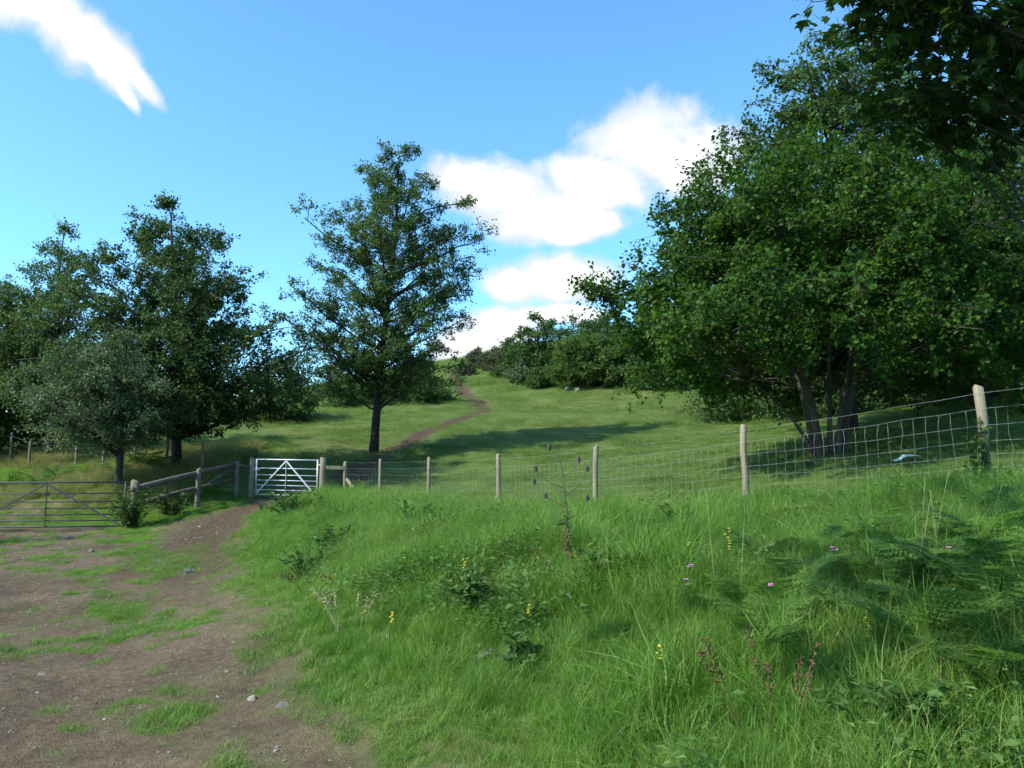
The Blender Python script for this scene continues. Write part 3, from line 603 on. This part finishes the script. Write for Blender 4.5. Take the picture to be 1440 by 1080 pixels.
for k, (x_, y_, h_, w_, lb) in enumerate(((11.0, 37, 1.5, 2.2, 'dark shrub seen below the branches of the many-stemmed tree'), (13.5, 33, 2.6, 2.4, 'dark undergrowth shrub at the foot of the wood'), (18.2, 30, 2.8, 2.4, 'shaded shrub under the wood beside the pine'),
                                          (12.2, 42, 3.4, 2.8, 'hedge shrub between the hill hedge and the wood'))):
    tree('shrub', lb, 'shrub', on(x_, y_), h_, [(.05, w_ * .9), (.35, w_), (.7, w_ * .75), (1, .3)], 'bushy' if k else 'oak', S=24, C=7, T=6, K=8, leaf=.13, trunk_r=.06, seed=50 + k, sup_r=.45, twigs=False)
# hedge and bushes up the hill
def by_px(px, py, hpx, wpx):
    g = G(px, py); k = g[1] / F; return g, hpx * k, wpx * k
for k, (px, py, hp, wp, mat, nm, lb) in enumerate((
        (757, 532, 88, 50, 'bushy', 'hedge_tree', 'big rounded dark green tree in the hedge on the hill'),
        (818, 546, 76, 50, 'lime', 'thorn_tree', 'bright green many-stemmed tree above the pale boulders'),
        (868, 543, 82, 44, 'bushy', 'hedge_tree', 'green hedge tree between the boulders and the many-stemmed tree'),
        (930, 548, 70, 44, 'bushy', 'hedge_tree', 'hedge tree half hidden behind the many-stemmed leafy tree'),
        (713, 526, 40, 22, 'gorse', 'gorse_bush', 'olive gorse bush beside the big rounded hedge tree'),
        (694, 518, 26, 20, 'gorse', 'gorse_bush', 'low gorse bush on the skyline, second from the hedge trees'),
        (672, 515, 22, 17, 'gorse', 'gorse_bush', 'brownish gorse bush at the crest above the path'),
        (733, 538, 26, 17, 'pale', 'shrub', 'pale shrub at the foot of the big rounded hedge tree'),
        (708, 531, 14, 12, 'bushy', 'shrub', 'tiny green shrub below the gorse on the hill'),
        (757, 545, 22, 15, 'bushy', 'shrub', 'small green shrub in front of the rounded hedge tree'),
        (655, 527, 10, 9, 'gorse', 'shrub', 'small dark scrub clump beside the top of the path'))):
    g, h_, w_ = by_px(px, py, hp, wp)
    big = hp > 60
    stm = [(.25 * math.cos(a), .25 * math.sin(a), 1.0 * math.cos(a), 1.0 * math.sin(a), h_ * .6, .09) for a in np.arange(6) * 1.05] if mat == 'lime' else None
    tree(nm, lb, 'tree' if big else 'shrub', g, h_, [(.22 if stm else .04, w_ * .9), (.35, w_), (.6, w_ * .88), (.85, w_ * .5), (1, .3)], mat, S=46 if big else 22, C=7, T=6, K=8, leaf=.2 if big else .15, stems=stm, cb=.2 if stm else .05,
         trunk_r=.15 if big else .05, seed=60 + k, sup_r=.12 * w_ + .25, twig=.45, twigs=False)
tree('hedge_tree', 'dark hedge tree on the skyline behind the bright many-stemmed one', 'tree', on(9.0, 78), 3.6, [(.04, 4.5), (.35, 5), (.7, 4), (1, .5)], 'oak', S=44, C=7, T=6, K=7, leaf=.24, trunk_r=.15, seed=80, sup_r=.8, twigs=False)
tree('hedge_tree', 'dark hedge tree on the skyline above the top of the wood', 'tree', on(17.0, 70), 4.4, [(.04, 4.5), (.35, 5), (.7, 4), (1, .5)], 'oak', S=44, C=7, T=6, K=7, leaf=.24, trunk_r=.15, seed=81, sup_r=.8, twigs=False)
for k, (px, py, hp, wp, lb) in enumerate(((596, 566, 55, 46, 'dark bush on the slope between the alder and the brown path'), (490, 572, 66, 50, 'dark thicket bush close behind the alder, on its oak side'), (400, 590, 70, 50, 'dark thicket bush half hidden behind the outer branches of the oak'))):
    g, h_, w_ = by_px(px, py, hp, wp)
    tree('thicket_bush', lb, 'bush', g, h_, [(.04, w_ * .9), (.3, w_), (.6, w_ * .9), (.85, w_ * .55), (1, .3)], 'oak', S=34, C=7, T=6, K=8, leaf=.15, trunk_r=.08, seed=90 + k, sup_r=.12 * w_ + .2, twigs=False)
# the sycamore over the lane: trunk behind the viewer, one bough reaching into view
def sycamore():
    r = np.random.default_rng(12); base = np.array([2.6, -3.2, hz(2.6, -3.2)])
    root = thing('sycamore_tree', 'overhanging sycamore bough with dark lobed leaves above the bank', 'tree', base)
    mb = MB(); tp = np.array([[0, 0, -.3], [0, .1, 1.5], [-.1, .3, 3.5], [-.2, .6, 6], [-.5, .9, 9], [-.8, 1.1, 12.5]]); mb.tube(tp, [.42, .33, .29, .24, .15, .04], 12)
    cen = []; starts = []
    # overhanging bough, in view
    for px, py, Y in ((1230, 25, 6.4), (1275, 60, 6.8), (1250, 130, 7.0), (1310, 110, 6.4), (1320, 20, 6.0), (1365, 70, 6.6), (1390, 135, 6.9), (1420, 30, 6.2), (1440, 100, 6.4), (1330, 165, 7.2), (1470, 160, 6.8), (1480, 50, 6.0), (1400, -30, 5.8), (1290, -40, 5.9), (1530, 110, 6.5), (1220, -25, 6.0), (1270, 165, 7.4), (1390, 185, 7.4)):
        cen.append(at(px, py, Y) - base); starts.append(1)
    nb = len(cen)
    for k in range(400):
        if len(cen) >= nb + 62: break
        u = rdir(1, r)[0]; p = np.array([-1.0, .6, 9.4]) + u * np.array([5.2, 5.0, 3.2]) * r.uniform(.35, 1) ** .5 - base * np.array([1, 1, 0])
        wp = p + base
        if wp[1] > 2 and wp[2] < 3.4 + .70 * wp[1]: continue
        cen.append(p); starts.append(0)
    cen = np.array(cen); starts = np.array(starts)
    A = np.where(starts[:, None] == 1, np.array([.9, 3.2, 5.0]), 0)
    tz = np.clip(cen[:, 2] - .45 * np.hypot(cen[:, 0], cen[:, 1]), 3.5, 11.5)
    tr = np.stack([np.interp(tz, tp[:, 2], tp[:, k]) for k in range(3)], -1)
    bough = bezier([[-.1, .3, 4.0]], [[2.6, 4.5, 4.9]], [[2.5, 10.4, 3.3]], 14)[0]
    mb.tube(bough, np.linspace(.12, .02, 14), 8)
    for k in range(len(cen)):
        if starts[k]:
            d = np.linalg.norm(bough[5:] - cen[k], axis=1); A[k] = bough[5 + int(np.argmin(d + .4 * np.arange(9) * 0))]
        else: A[k] = tr[k]
    ln = np.linalg.norm(cen - A, axis=1)
    LB = bezier(A, (A + cen) / 2 + np.array([0, 0, .1]) * ln[:, None] + r.normal(0, .05, cen.shape) * ln[:, None], cen, 8)
    mb.add(*tubes(LB, np.where(starts == 1, .006 + .005 * ln, .008 + .011 * ln)[:, None] * np.linspace(1, .3, 8)[None], 6))
    C, T, K = 7, 6, 5; own = np.repeat(np.arange(len(cen)), C); sg = np.where(starts == 1, .24, .75)
    Cl = cen[own] + r.normal(0, 1, (len(own), 3)) * sg[own][:, None] * np.array([1, 1, .6])
    B0 = LB[own, r.integers(4, 8, len(own))]
    BB = bezier(B0, (B0 + Cl) / 2 + r.normal(0, .06, Cl.shape), Cl, 5); mb.add(*tubes(BB, np.linspace(.007, .004, 5)[None], 4))
    o2 = np.repeat(np.arange(len(Cl)), T); D = nrm(rdir(len(o2), r) * np.array([1, 1, .5])); T0 = BB[o2, r.integers(2, 5, len(o2))]
    tl = np.where(starts[own][o2] == 1, .26, .5) * r.uniform(.5, 1.3, len(o2)); T1 = T0 + D * tl[:, None]
    mb.add(*tubes(np.stack([T0, T1], 1), np.array([[.004, .002]]), 3))
    mb.build('trunk', M['bark'], root, True)
    K = 3; o3 = np.repeat(np.arange(len(o2)), K); s = r.uniform(.2, 1.05, len(o3))[:, None]
    P = T0[o3] * (1 - s) + T1[o3] * s + r.normal(0, .03, (len(o3), 3))
    nn = np.array([0, 0, 1.]) + r.normal(0, .42, (len(o3), 3)); ax = D[o3] + r.normal(0, .5, (len(o3), 3)) + np.array([0, 0, -.3])
    size = np.where(starts[own][o2][o3] == 1, .115, .19) * r.uniform(.65, 1.25, len(o3))
    link('crown', leaf_mesh('crown', P, ax, nn, size, r.uniform(0, 1, len(o3)), 'lobed', M['sycamore']), root)
sycamore()
# ------------------------------------------------------------------ fences and gates
def post_mesh(h, r_, sides=12, depth=.35, seed=0):
    r = np.random.default_rng(seed); zz = np.array([-depth, 0, h * .35, h * .7, h - .018, h]); rr = r_ * np.array([1.06, 1.04, 1.0, .99, .97, .84])
    P = np.stack([r.normal(0, .006, 6), r.normal(0, .006, 6), zz], -1)
    return MB().tube(P, rr, sides)
def stock_fence():
    root = thing('wire_fence', 'wire netting stock fence on round wooden posts along the top of the bank', 'fence', on(FENCE[4][0], FENCE[4][1]))
    o0 = np.array(root.location); tops = []
    r = np.random.default_rng(2)
    for k, (x_, y_) in enumerate(FENCE[:-1]):
        z = hz(x_, y_); h = 1.24 if k != 8 else 1.16; rad_ = .056 if k < 3 else .051
        if k == 8: rad_ = .058
        o = post_mesh(h, rad_, seed=k).build('post', M['post'], root, True, (x_ - o0[0], y_ - o0[1], z - o0[2]))
        o.rotation_euler = (r.normal(0, .018), r.normal(0, .022), r.uniform(0, 6)); tops.append(np.array([x_, y_, z]))
    tops = np.array(tops); seg = tops
    hs = [.06, .18, .31, .45, .60, .78, .97, 1.15]
    for j, h in enumerate(hs):                                      # each line wire strung post to post
        pts = []
        for a, b in zip(seg[:-1], seg[1:]):
            for s in np.linspace(0, 1, 9)[:-1]:
                q = a * (1 - s) + b * s; sag = -.02 * math.sin(math.pi * s) + r.normal(0, .004); pts.append(q + np.array([0, 0, h + sag]))
        pts.append(seg[-1] + np.array([0, 0, h])); pts = np.array(pts) + np.array([-.05, -.035, 0])
        MB().tube(pts - o0, .0013, 5).build('line_wire', M['wire'], root, True)
    far = MB()
    for k, (a, b) in enumerate(zip(seg[:-1], seg[1:])):
        L_ = np.linalg.norm((b - a)[:2]); n = int(L_ / .155)
        for i in range(1, n):
            s = i / n; q = a * (1 - s) + b * s + np.array([-.05, -.035, -.02 * math.sin(math.pi * s)])
            zz = np.linspace(.06, .97, 7); dx = r.normal(0, .008, 7) + r.normal(0, .02) * (zz - .5)
            t_ = nrm(b - a); P = q + np.stack([t_[0] * dx, t_[1] * dx, zz], -1)
            if 1 <= k <= 4: MB().tube(P - q, .0011, 4).build('stay_wire', M['wire'], root, True, q - o0)
            else: far.tube(P - o0, .0011, 4)
    tag(far.build('stay_wires', M['wire'], root, True), kind='stuff')
    # straining rail and strut between the last two posts
    a = tops[-1]; g = np.array([*FENCE[-1], hz(*FENCE[-1])])
    MB().box(a + [-.03, -.05, .98] - o0, g + [.06, -.05, 1.0] - o0, .07, .11).build('rail', M['post'], root)
    MB().tube([a + [.05, -.06, .62] - o0, a * .55 + tops[-2] * .45 + [0, -.06, .12] - o0], .05, 10).build('strut', M['post'], root, True)
stock_fence()
def field_gate(name, label, A, B, z0, z1, h, mat, r_=.022):
    """seven-rail tubular gate from A to B (plan), with centre upright and two sloping braces"""
    A3 = np.array([*A, z0]); B3 = np.array([*B, z1]); root = thing(name, label, 'gate', A3)
    d = B3 - A3; n = nrm(np.array([-d[1], d[0], 0])) * -.03
    up = np.array([0, 0, 1.])
    for k, f in enumerate((0, .135, .27, .41, .56, .75, 1.0)):
        MB().tube([up * h * f, d + up * h * f], r_ if k in (0, 6) else r_ * .72, 10).build('rail', M[mat], root, True)
    for s in (0, 1): MB().tube([d * s + up * -.02, d * s + up * (h + .02)], r_ * 1.1, 10).build('upright', M[mat], root, True)
    MB().box(d * .5 + n, d * .5 + n + up * h, .035, .010, (d[0], d[1], 0)).build('upright', M[mat], root)
    for s in (.02, .98): MB().box(d * .5 + n * 1.4 + up * h * .97, d * s + n * 1.4 + up * .03, .010, .040).build('brace', M[mat], root)
    for f in (.12, .88): MB().box(d + up * h * f + nrm(d) * .0, d + up * h * f + nrm(d) * .12, .03, .04).build('hinge', M[mat], root)
    MB().box(up * h * .72 - nrm(d) * .1, up * h * .72 + nrm(d) * .12, .03, .05).build('latch', M[mat], root)
    return root
gl, gr = np.array([-8.25, 24.95]), np.array([-6.12, 24.32])
field_gate('white_gate', 'pale galvanised seven-rail field gate closing the way into the pasture', gl, gr, hz(*gl) + .12, hz(*gr) + .10, 1.12, 'galv')
ga, gb = np.array([-13.85, 19.75]), np.array([-9.95, 19.95])
field_gate('dark_gate', 'galvanised metal field gate, coloured dark as if in shade, across the end of the track', ga, gb, hz(*ga) + .08, hz(*gb) + .07, 1.12, 'galv_shade')
for (x_, y_, h_, r_, mt, lb) in ((-5.95, 24.28, 1.3, .10, 'post', 'stout round hanging post at the hinge side of the pale gate'), (-8.42, 25.0, 1.28, .085, 'post', 'round wooden post at the latch side of the pale gate'),
                                 (-9.72, 19.98, 1.2, .10, 'post_old', 'old gate post wrapped in brambles at the dark gate'), (-14.1, 19.72, 1.25, .10, 'post_old', 'old wooden post at the latch side of the dark gate')):
    o = post_mesh(h_, r_, 14, seed=int(abs(x_) * 10)).build('gate_post', M[mt], None, True, on(x_, y_)); tag(o, lb, 'post'); o.rotation_euler = (.01, rng.normal(0, .02), 1)
def rail_fence():
    a = np.array(on(-9.72, 20.0)); b = np.array(on(-8.9, 24.75)); root = thing('rail_fence', 'low two-rail fence of rough round poles between the two gates', 'fence', a)
    P = lambda s, h: a * (1 - s) + b * s + np.array([0, 0, h]) - a
    zb = b[2] - a[2]
    MB().tube([P(-.03, 1.0), P(.3, 1.02), P(.65, 1.03), P(1.0, 1.03)], [.085, .08, .07, .065], 10).build('rail', M['rail_wood'], root, True)
    MB().tube([P(.0, .58), P(.35, .60), P(.7, .58), P(1.0, .56)], [.07, .065, .06, .055], 10).build('rail', M['rail_wood'], root, True)
    MB().tube([P(.72, .66), P(1.0, .92)], [.045, .04], 8).build('brace', M['rail_wood'], root, True)
    for s, h in ((.55, 1.15), (1.0, 1.14)):
        q = P(s, 0); w = q + a; q[2] = hz(w[0], w[1]) - a[2]
        post_mesh(h, .07, seed=int(s * 10)).build('post', M['post_old'], root, True, q + np.array([.09, .03, 0]))
    e = np.array(on(-8.42, 25.0)); MB().tube([P(1, 1.06), e + [-.08, 0, .98] - a], .045, 8).build('rail', M['rail_wood'], root, True)
rail_fence()
def far_fence():
    px = [(-40, 640, 31), (15, 641, 31), (42, 643, 30), (107, 645, 29.5), (145, 648, 29), (189, 652, 28.6), (234, 658, 28), (284, 668, 26.5)]
    pts = np.array([on(at(p, q, Y)[0], Y) for p, q, Y in px]); root = thing('slope_fence', 'thin-post wire fence crossing the slope under the oak', 'fence', pts[0])
    for k, p in enumerate(pts): post_mesh(1.25, .05, 8, seed=k).build('post', M['post'] if k in (3, 4, 7) else M['post_old'], root, True, p - pts[0])
    for h in (.35, .65, .9, 1.12): MB().tube(pts - pts[0] + [0, -.05, h], .0013, 4).build('line_wire', M['wire'], root, True)
far_fence()
# ------------------------------------------------------------------ small things
def rock(name, label, cat, x_, y_, s, seed, mat='stone', sink=.3, group=None):
    import bmesh
    r = np.random.default_rng(seed); bm = bmesh.new(); bmesh.ops.create_icosphere(bm, subdivisions=3, radius=1)
    V = np.array([v.co[:] for v in bm.verts]); Fc = np.array([[v.index for v in f.verts] for f in bm.faces]); bm.free()
    for k in range(5):
        d = rdir(1, r)[0]; c_ = r.uniform(.45, .8); V -= np.maximum((V @ d) - c_, 0)[:, None] * d * .9
    V += nrm(V) * (fbm(V[:, 0] * 3 + 5, V[:, 1] * 3 + V[:, 2] * 2, seed, 3)[:, None] - .5) * .25
    V = V * np.array(s); me = mesh_np(name, V, [Fc], M[mat], False)
    o = link(name, me, None, (x_, y_, hz(x_, y_) + s[2] * (1 - 2 * sink) * .5)); o.rotation_euler.z = r.uniform(0, 6)
    return tag(o, label, cat, group)
g = G(800, 549); rock('boulder', 'long pale boulder lying under the bright hill tree', 'boulder', g[0], g[1], (.6, .32, .26), 1)
g = G(812, 550); rock('boulder', 'rounder pale boulder beside the long one on the hill', 'boulder', g[0], g[1], (.4, .3, .27), 2)
for k, (px, py, s) in enumerate(((684, 929, .085), (548, 899, .04), (266, 806, .09), (281, 741, .05), (128, 775, .05), (355, 985, .045), (398, 996, .05), (220, 790, .04), (60, 950, .04))):
    g = G(px, py); rock('stone', 'pale stone half sunk in the scraped grass of the bank' if k == 0 else 'small pale stone lying loose on the earth track' if k != 1 else 'small stone at the grassy foot of the bank', 'stone', g[0], g[1], (s, s * .75, s * .6), 10 + k, group='loose stones on the track' if k > 1 else None)
def litter():
    g = G(1275, 650); n, m_ = 15, 9; u, v = np.meshgrid(np.linspace(-.5, .5, n), np.linspace(-.5, .5, m_))
    X = u * .46 * (1 - .3 * np.abs(v)); Y = v * .26 * (1 + .4 * np.sin(u * 5)); Z = .05 + .07 * fbm(u * 5 + 3, v * 5, 5, 3) + .05 * np.sin(u * 4 + 1)
    V = np.stack([X, Y, Z], -1).reshape(-1, 3); V2 = V - [0, 0, .012]; i = np.arange(n * m_).reshape(m_, n)
    q = np.stack([i[:-1, :-1], i[:-1, 1:], i[1:, 1:], i[1:, :-1]], -1).reshape(-1, 4)
    o = link('plastic_sack', mesh_np('plastic_sack', np.concatenate([V, V2]), [q, q[:, ::-1] + n * m_], M['plastic']), None, tuple(g)); tag(o, 'crumpled white plastic sack lying in the shade beneath the trees', 'litter'); o.location.z += .0
litter()
# plants of the bank
def frond_mesh(seed):
    r = np.random.default_rng(seed); mb = MB(); n = 15; s = np.linspace(0, 1, 24)
    rc = np.stack([.62 * s + .1 * s ** 2, .03 * np.sin(s * 3), .62 * s - .52 * s ** 2.2], -1); mb.tube(rc, np.linspace(.006, .0015, 24), 4, a=.3)
    for k in range(n):
        t = .22 + .76 * k / n; c0 = np.array([np.interp(t, s, rc[:, j]) for j in range(3)]); Lp = .27 * (1 - ((t - .22) / .8) ** 1.15) + .02
        for sd in (-1, 1):
            d = nrm(np.array([.45, sd, -.12 + r.normal(0, .08)])); m_ = max(3, int(Lp / .034)); side = nrm(np.array([1., -sd * .45, 0]))
            for j in range(m_):
                q0 = c0 + d * Lp * (j / m_); w = .040 * (1 - .75 * j / m_) + .008
                for e in (-1, 1):
                    tip = q0 + d * Lp / m_ * 1.3 + side * e * w; mb.add([q0, q0 + d * Lp / m_ * .95, tip], [np.array([[0, 1, 2]])], r.uniform(.2, 1))
    return mesh_np('frond', np.concatenate(mb.V), [np.concatenate(f) for f in mb.F.values()], M['fern'], False, {'v': np.concatenate(mb.at)})
FR = [frond_mesh(k) for k in range(3)]
def fern(px, py, s, seed, label, group, xy=None):
    r = np.random.default_rng(seed); g = G(px, py) if xy is None else np.array(on(*xy)); root = thing('bracken_fern', label, 'fern', g, group)
    a0 = r.uniform(0, 6.28); n = int(r.integers(4, 7))
    for k in range(n):
        o = link('frond', FR[k % 3], root, (0, 0, .10 * s)); q = s * r.uniform(.75, 1.2); o.scale = (q, q, q); o.rotation_euler = (r.normal(0, .12), r.uniform(-.55, -.1), a0 + k * 6.28 / n + r.uniform(-.35, .35))
        st = MB().tube([[0, 0, -.15], [.01, 0, .09 * s]], .006, 4)
    st.build('stem', M['weed'], root, True)
for k, (px, py, s) in enumerate(((1060, 800, .75), (1130, 850, .8), (1190, 900, .85), (1250, 860, .9), (1290, 800, .8), (1340, 860, 1.0), (1385, 800, .9), (1400, 900, 1.0), (1425, 850, .95), (1080, 930, .7), (1300, 940, .9), (1180, 800, .7), (1410, 760, .85), (1345, 760, .75), (1400, 1010, .8), (1120, 760, .6), (1235, 770, .7), (1050, 870, .65))):
    fern(px, py, s * .8, k, 'bracken fern with spreading green fronds in the long grass of the bank', 'bracken ferns on the bank')
for k, (x_, y_, s) in enumerate(((-14.5, 26.5, 1.2), (-15.6, 25.6, 1.2), (-17.2, 26.5, 1.4), (-13.1, 25.6, 1.2), (-18.3, 27.6, 1.4), (-12.2, 25.8, 1.3), (-11.3, 25.6, 1.2), (-16.2, 27.6, 1.3))):
    fern(0, 0, s, 40 + k, 'bracken fern on the slope past the dark gate', 'bracken on the slope past the gate', (x_, y_))
def weed(name, label, cat, xy, h, w, seed, mat='weed', leaf=.07, n=14, K=12, kind='kite', group=None):
    """leafy herb or bramble: arching stems set with leaves"""
    r = np.random.default_rng(seed); root = thing(name, label, cat, on(*xy), group); mb = MB()
    a = r.uniform(0, 6.28, n); q = w * r.uniform(.2, 1, n); H = h * r.uniform(.5, 1.05, n)
    A = np.stack([.12 * w * np.cos(a), .12 * w * np.sin(a), np.full(n, -.05)], -1); Bp = np.stack([q * np.cos(a), q * np.sin(a), H * np.where(q > .8 * w, .6, 1)], -1)
    P = bezier(A, A * .4 + Bp * .5 + np.array([0, 0, 1]) * (H * .45)[:, None], Bp, 9); mb.add(*tubes(P, np.linspace(.006, .002, 9)[None], 4)); mb.build('stems', M['weed'], root, True)
    o = np.repeat(np.arange(n), K); s = r.uniform(.15, 1, n * K); i = np.clip((s * 8).astype(int), 0, 7); f = (s * 8 - i)[:, None]
    pos = P[o, i] * (1 - f) + P[o, i + 1] * f; ax = rdir(n * K, r) * np.array([1, 1, .4]) + np.array([0, 0, .1]); nn = np.array([0, 0, 1.]) + r.normal(0, .35, (n * K, 3))
    link('leaves', leaf_mesh('leaves', pos, ax, nn, leaf * r.uniform(.6, 1.4, n * K), r.uniform(0, 1, n * K), kind, M[mat]), root)
    return root
W_ = lambda px, py: tuple(G(px, py)[:2])
weed('bramble_bush', 'bright green bramble spilling over the bank beside the pale gate', 'bramble', W_(412, 728), .55, .75, 1, leaf=.085, n=40, K=16)
weed('bramble_bush', 'bramble growing round the strut at the end of the wire fence', 'bramble', (-4.7, 23.7), .6, .42, 2, leaf=.08, n=18, K=14)
weed('bramble_bush', 'dark bramble tangle around the old post of the dark gate', 'bramble', (-9.6, 19.7), 1.0, .75, 3, 'bushy', .085, 60, 18)
weed('bramble_bush', 'leafy bramble tangle along the foot of the rail fence', 'bramble', (-9.35, 21.3), .7, .8, 4, 'bushy', .085, 50, 16)
weed('ivy_plant', 'leafy climber clinging to the leaning post in the shade', 'climber', (5.3, 8.75), 1.0, .2, 5, 'weed', .06, 16, 16)
for k, (px, py, h_, w_, lb) in enumerate(((432, 815, .4, .45, 'dark nettle clump low on the bank beside the trodden earth'), (664, 868, .36, .22, 'dark leafy thistle rosette in the middle of the bank'), (590, 745, .4, .5, 'leafy weed clump just below the fence, nearest the pale gate'), (470, 775, .35, .4, 'leafy weed clump high on the bank above the nettles'),
                                          (955, 760, .38, .4, 'leafy weed clump below the fence under the many-stemmed tree'), (735, 945, .2, .16, 'small leafy weed on the lower bank'), (860, 840, .35, .3, 'reddish dock with broad leaves in the middle of the bank'), (1265, 1060, .3, .35, 'broad-leaved weed at the shaded foot of the bank'))):
    weed('weed_clump', lb, 'weed', W_(px, py), h_, w_, 20 + k, leaf=.06, n=26, K=11)
def thistle():
    g = G(797, 800); root = thing('thistle', 'tall dry thistle with drooping purple heads standing before the fence', 'thistle', g); r = np.random.default_rng(3)
    st = np.array([[0, 0, -.1], [.02, 0, .5], [-.02, 0, 1.0], [-.06, 0, 1.35], [-.14, 0, 1.55], [-.22, 0, 1.58]]); MB().tube(st, np.linspace(.013, .005, 6), 6).build('stem', M['deadstem'], root, True)
    heads = [st[-1]]
    for z, dx, dz in ((.55, -.28, .38), (.62, .25, .3), (.8, -.42, .33), (.95, .3, .35), (1.05, -.38, .25), (1.2, .22, .22)):
        p = np.array([np.interp(z, st[:, 2], st[:, 0]), 0, z]); q = p + [dx, r.normal(0, .1), dz]
        MB().tube(bezier([p], [p + [dx * .7, 0, dz * .3]], [q], 6)[0], np.linspace(.006, .003, 6), 5).build('stem', M['deadstem'], root, True); heads.append(q)
    for q in heads:
        MB().tube([q - [0, 0, .03], q, q + [-.008, 0, .03], q + [-.012, 0, .05]], [.008, .025, .02, .028], 8).build('flower_head', M['purple'], root, True)
    mb = MB(); n = 40; z = r.uniform(0, .9, n); a = r.uniform(0, 6.28, n)
    root.scale = (.66, .66, .66)
    link('leaves', leaf_mesh('leaves', np.stack([np.zeros(n), np.zeros(n), z], -1), np.stack([np.cos(a), np.sin(a), .1 - z * .2], -1), np.array([0, 0, 1.]) + r.normal(0, .3, (n, 3)), r.uniform(.1, .22, n) * (1.1 - z * .6), r.uniform(0, .4, n), 'needle' if False else 'kite', M['weed']), root)
thistle()
def flower(px, py, h, col, label, cat, group, seed, n=8):
    r = np.random.default_rng(seed); g = G(px, py); root = thing('wildflower', label, cat, g, group)
    MB().tube([[0, 0, -.05], [.01, 0, h * .5], [.02, .01, h]], [.004, .003, .002], 5).build('stem', M['weed'], root, True)
    k = n * 5; c_ = np.repeat(np.stack([.02 + r.normal(0, .008, n), r.normal(0, .008, n), h * (1 - np.linspace(0, .28, n) if col == 'yellow' else 1 - r.uniform(0, .12, n))], -1), 5, 0)
    a = np.tile(np.arange(5) * 1.257, n); ax = np.stack([np.cos(a), np.sin(a), np.full(k, .25)], -1)
    link('petals', leaf_mesh('petals', c_, ax, np.tile([0, -.5, 1.], (k, 1)), np.full(k, .010 if col == 'yellow' else .015), np.zeros(k), 'round', M[col]), root)
for k, (px, py, h) in enumerate(((668, 700, .45), (546, 918, .28), (966, 826, .32), (650, 838, .30), (924, 985, .28), (1218, 962, .3), (1022, 850, .5), (740, 905, .25))):
    flower(px, py, h, 'yellow', 'yellow flower spike in the grass of the bank', 'flower', 'yellow flower spikes', k)
for k, (px, py, h) in enumerate(((968, 875, .36), (962, 884, .3), (1080, 900, .34), (1298, 872, .4), (1330, 866, .42), (1172, 845, .36))):
    flower(px, py, h, 'pink', 'pink campion flower among the shaded ferns and grass', 'flower', 'pink flowers among the ferns', 30 + k, 3)
def stalks(px, py, mat, label, n, h, seed, name, cat, plume):
    r = np.random.default_rng(seed); g = G(px, py); root = thing(name, label, cat, g)
    for k in range(n):
        a = r.uniform(0, 6.28); q = r.uniform(.05, .3); b0 = np.array([.1 * math.cos(a), .1 * math.sin(a), -.05]); e = b0 + [q * math.cos(a), q * math.sin(a), h * r.uniform(.7, 1.1)]
        o = MB().tube(bezier([b0], [(b0 + e) / 2 + [0, 0, .08]], [e], 7)[0], np.linspace(.0022, .0012, 7), 4)
        if plume:
            for j in range(18):
                s = r.uniform(.55, 1); p = b0 * (1 - s) + e * s + [0, 0, .16 * s * (1 - s)]; d = rdir(1, r)[0] * .03; o.tube([p, p + d * .5, p + d], [.0025, .004, .001], 4)
        o.build('stalk', M[mat], root, True)
stalks(825, 850, 'redstem', 'rusty dock seed stalks in the middle of the bank', 4, .6, 1, 'dock_plant', 'dock', True)
stalks(1085, 1050, 'redstem', 'rusty brown dock stalks at the foot of the bank', 7, .5, 2, 'dock_plant', 'dock', True)
stalks(1025, 860, 'straw', 'tall straw-coloured stem standing among the ferns', 2, .95, 3, 'dry_stalk', 'stalk', False)
stalks(1275, 850, 'straw', 'pair of yellow dry stems in the shade of the bank', 3, .8, 4, 'dry_stalk', 'stalk', False)
stalks(1345, 850, 'straw', 'thin yellow dry stem leaning beside the shaded ferns', 2, .85, 5, 'dry_stalk', 'stalk', False)
stalks(495, 890, 'straw', 'dry grass heads low on the sunny bank', 9, .42, 6, 'dry_stalk', 'stalk', True)
stalks(440, 832, 'redstem', 'rust-brown dead fern tuft beside the nettles', 9, .25, 7, 'dead_tuft', 'plant', True)
weed('sapling', 'small thin sapling standing alone out in the pasture', 'sapling', W_(886, 582), .95, .22, 77, 'bushy', .09, 9, 8)
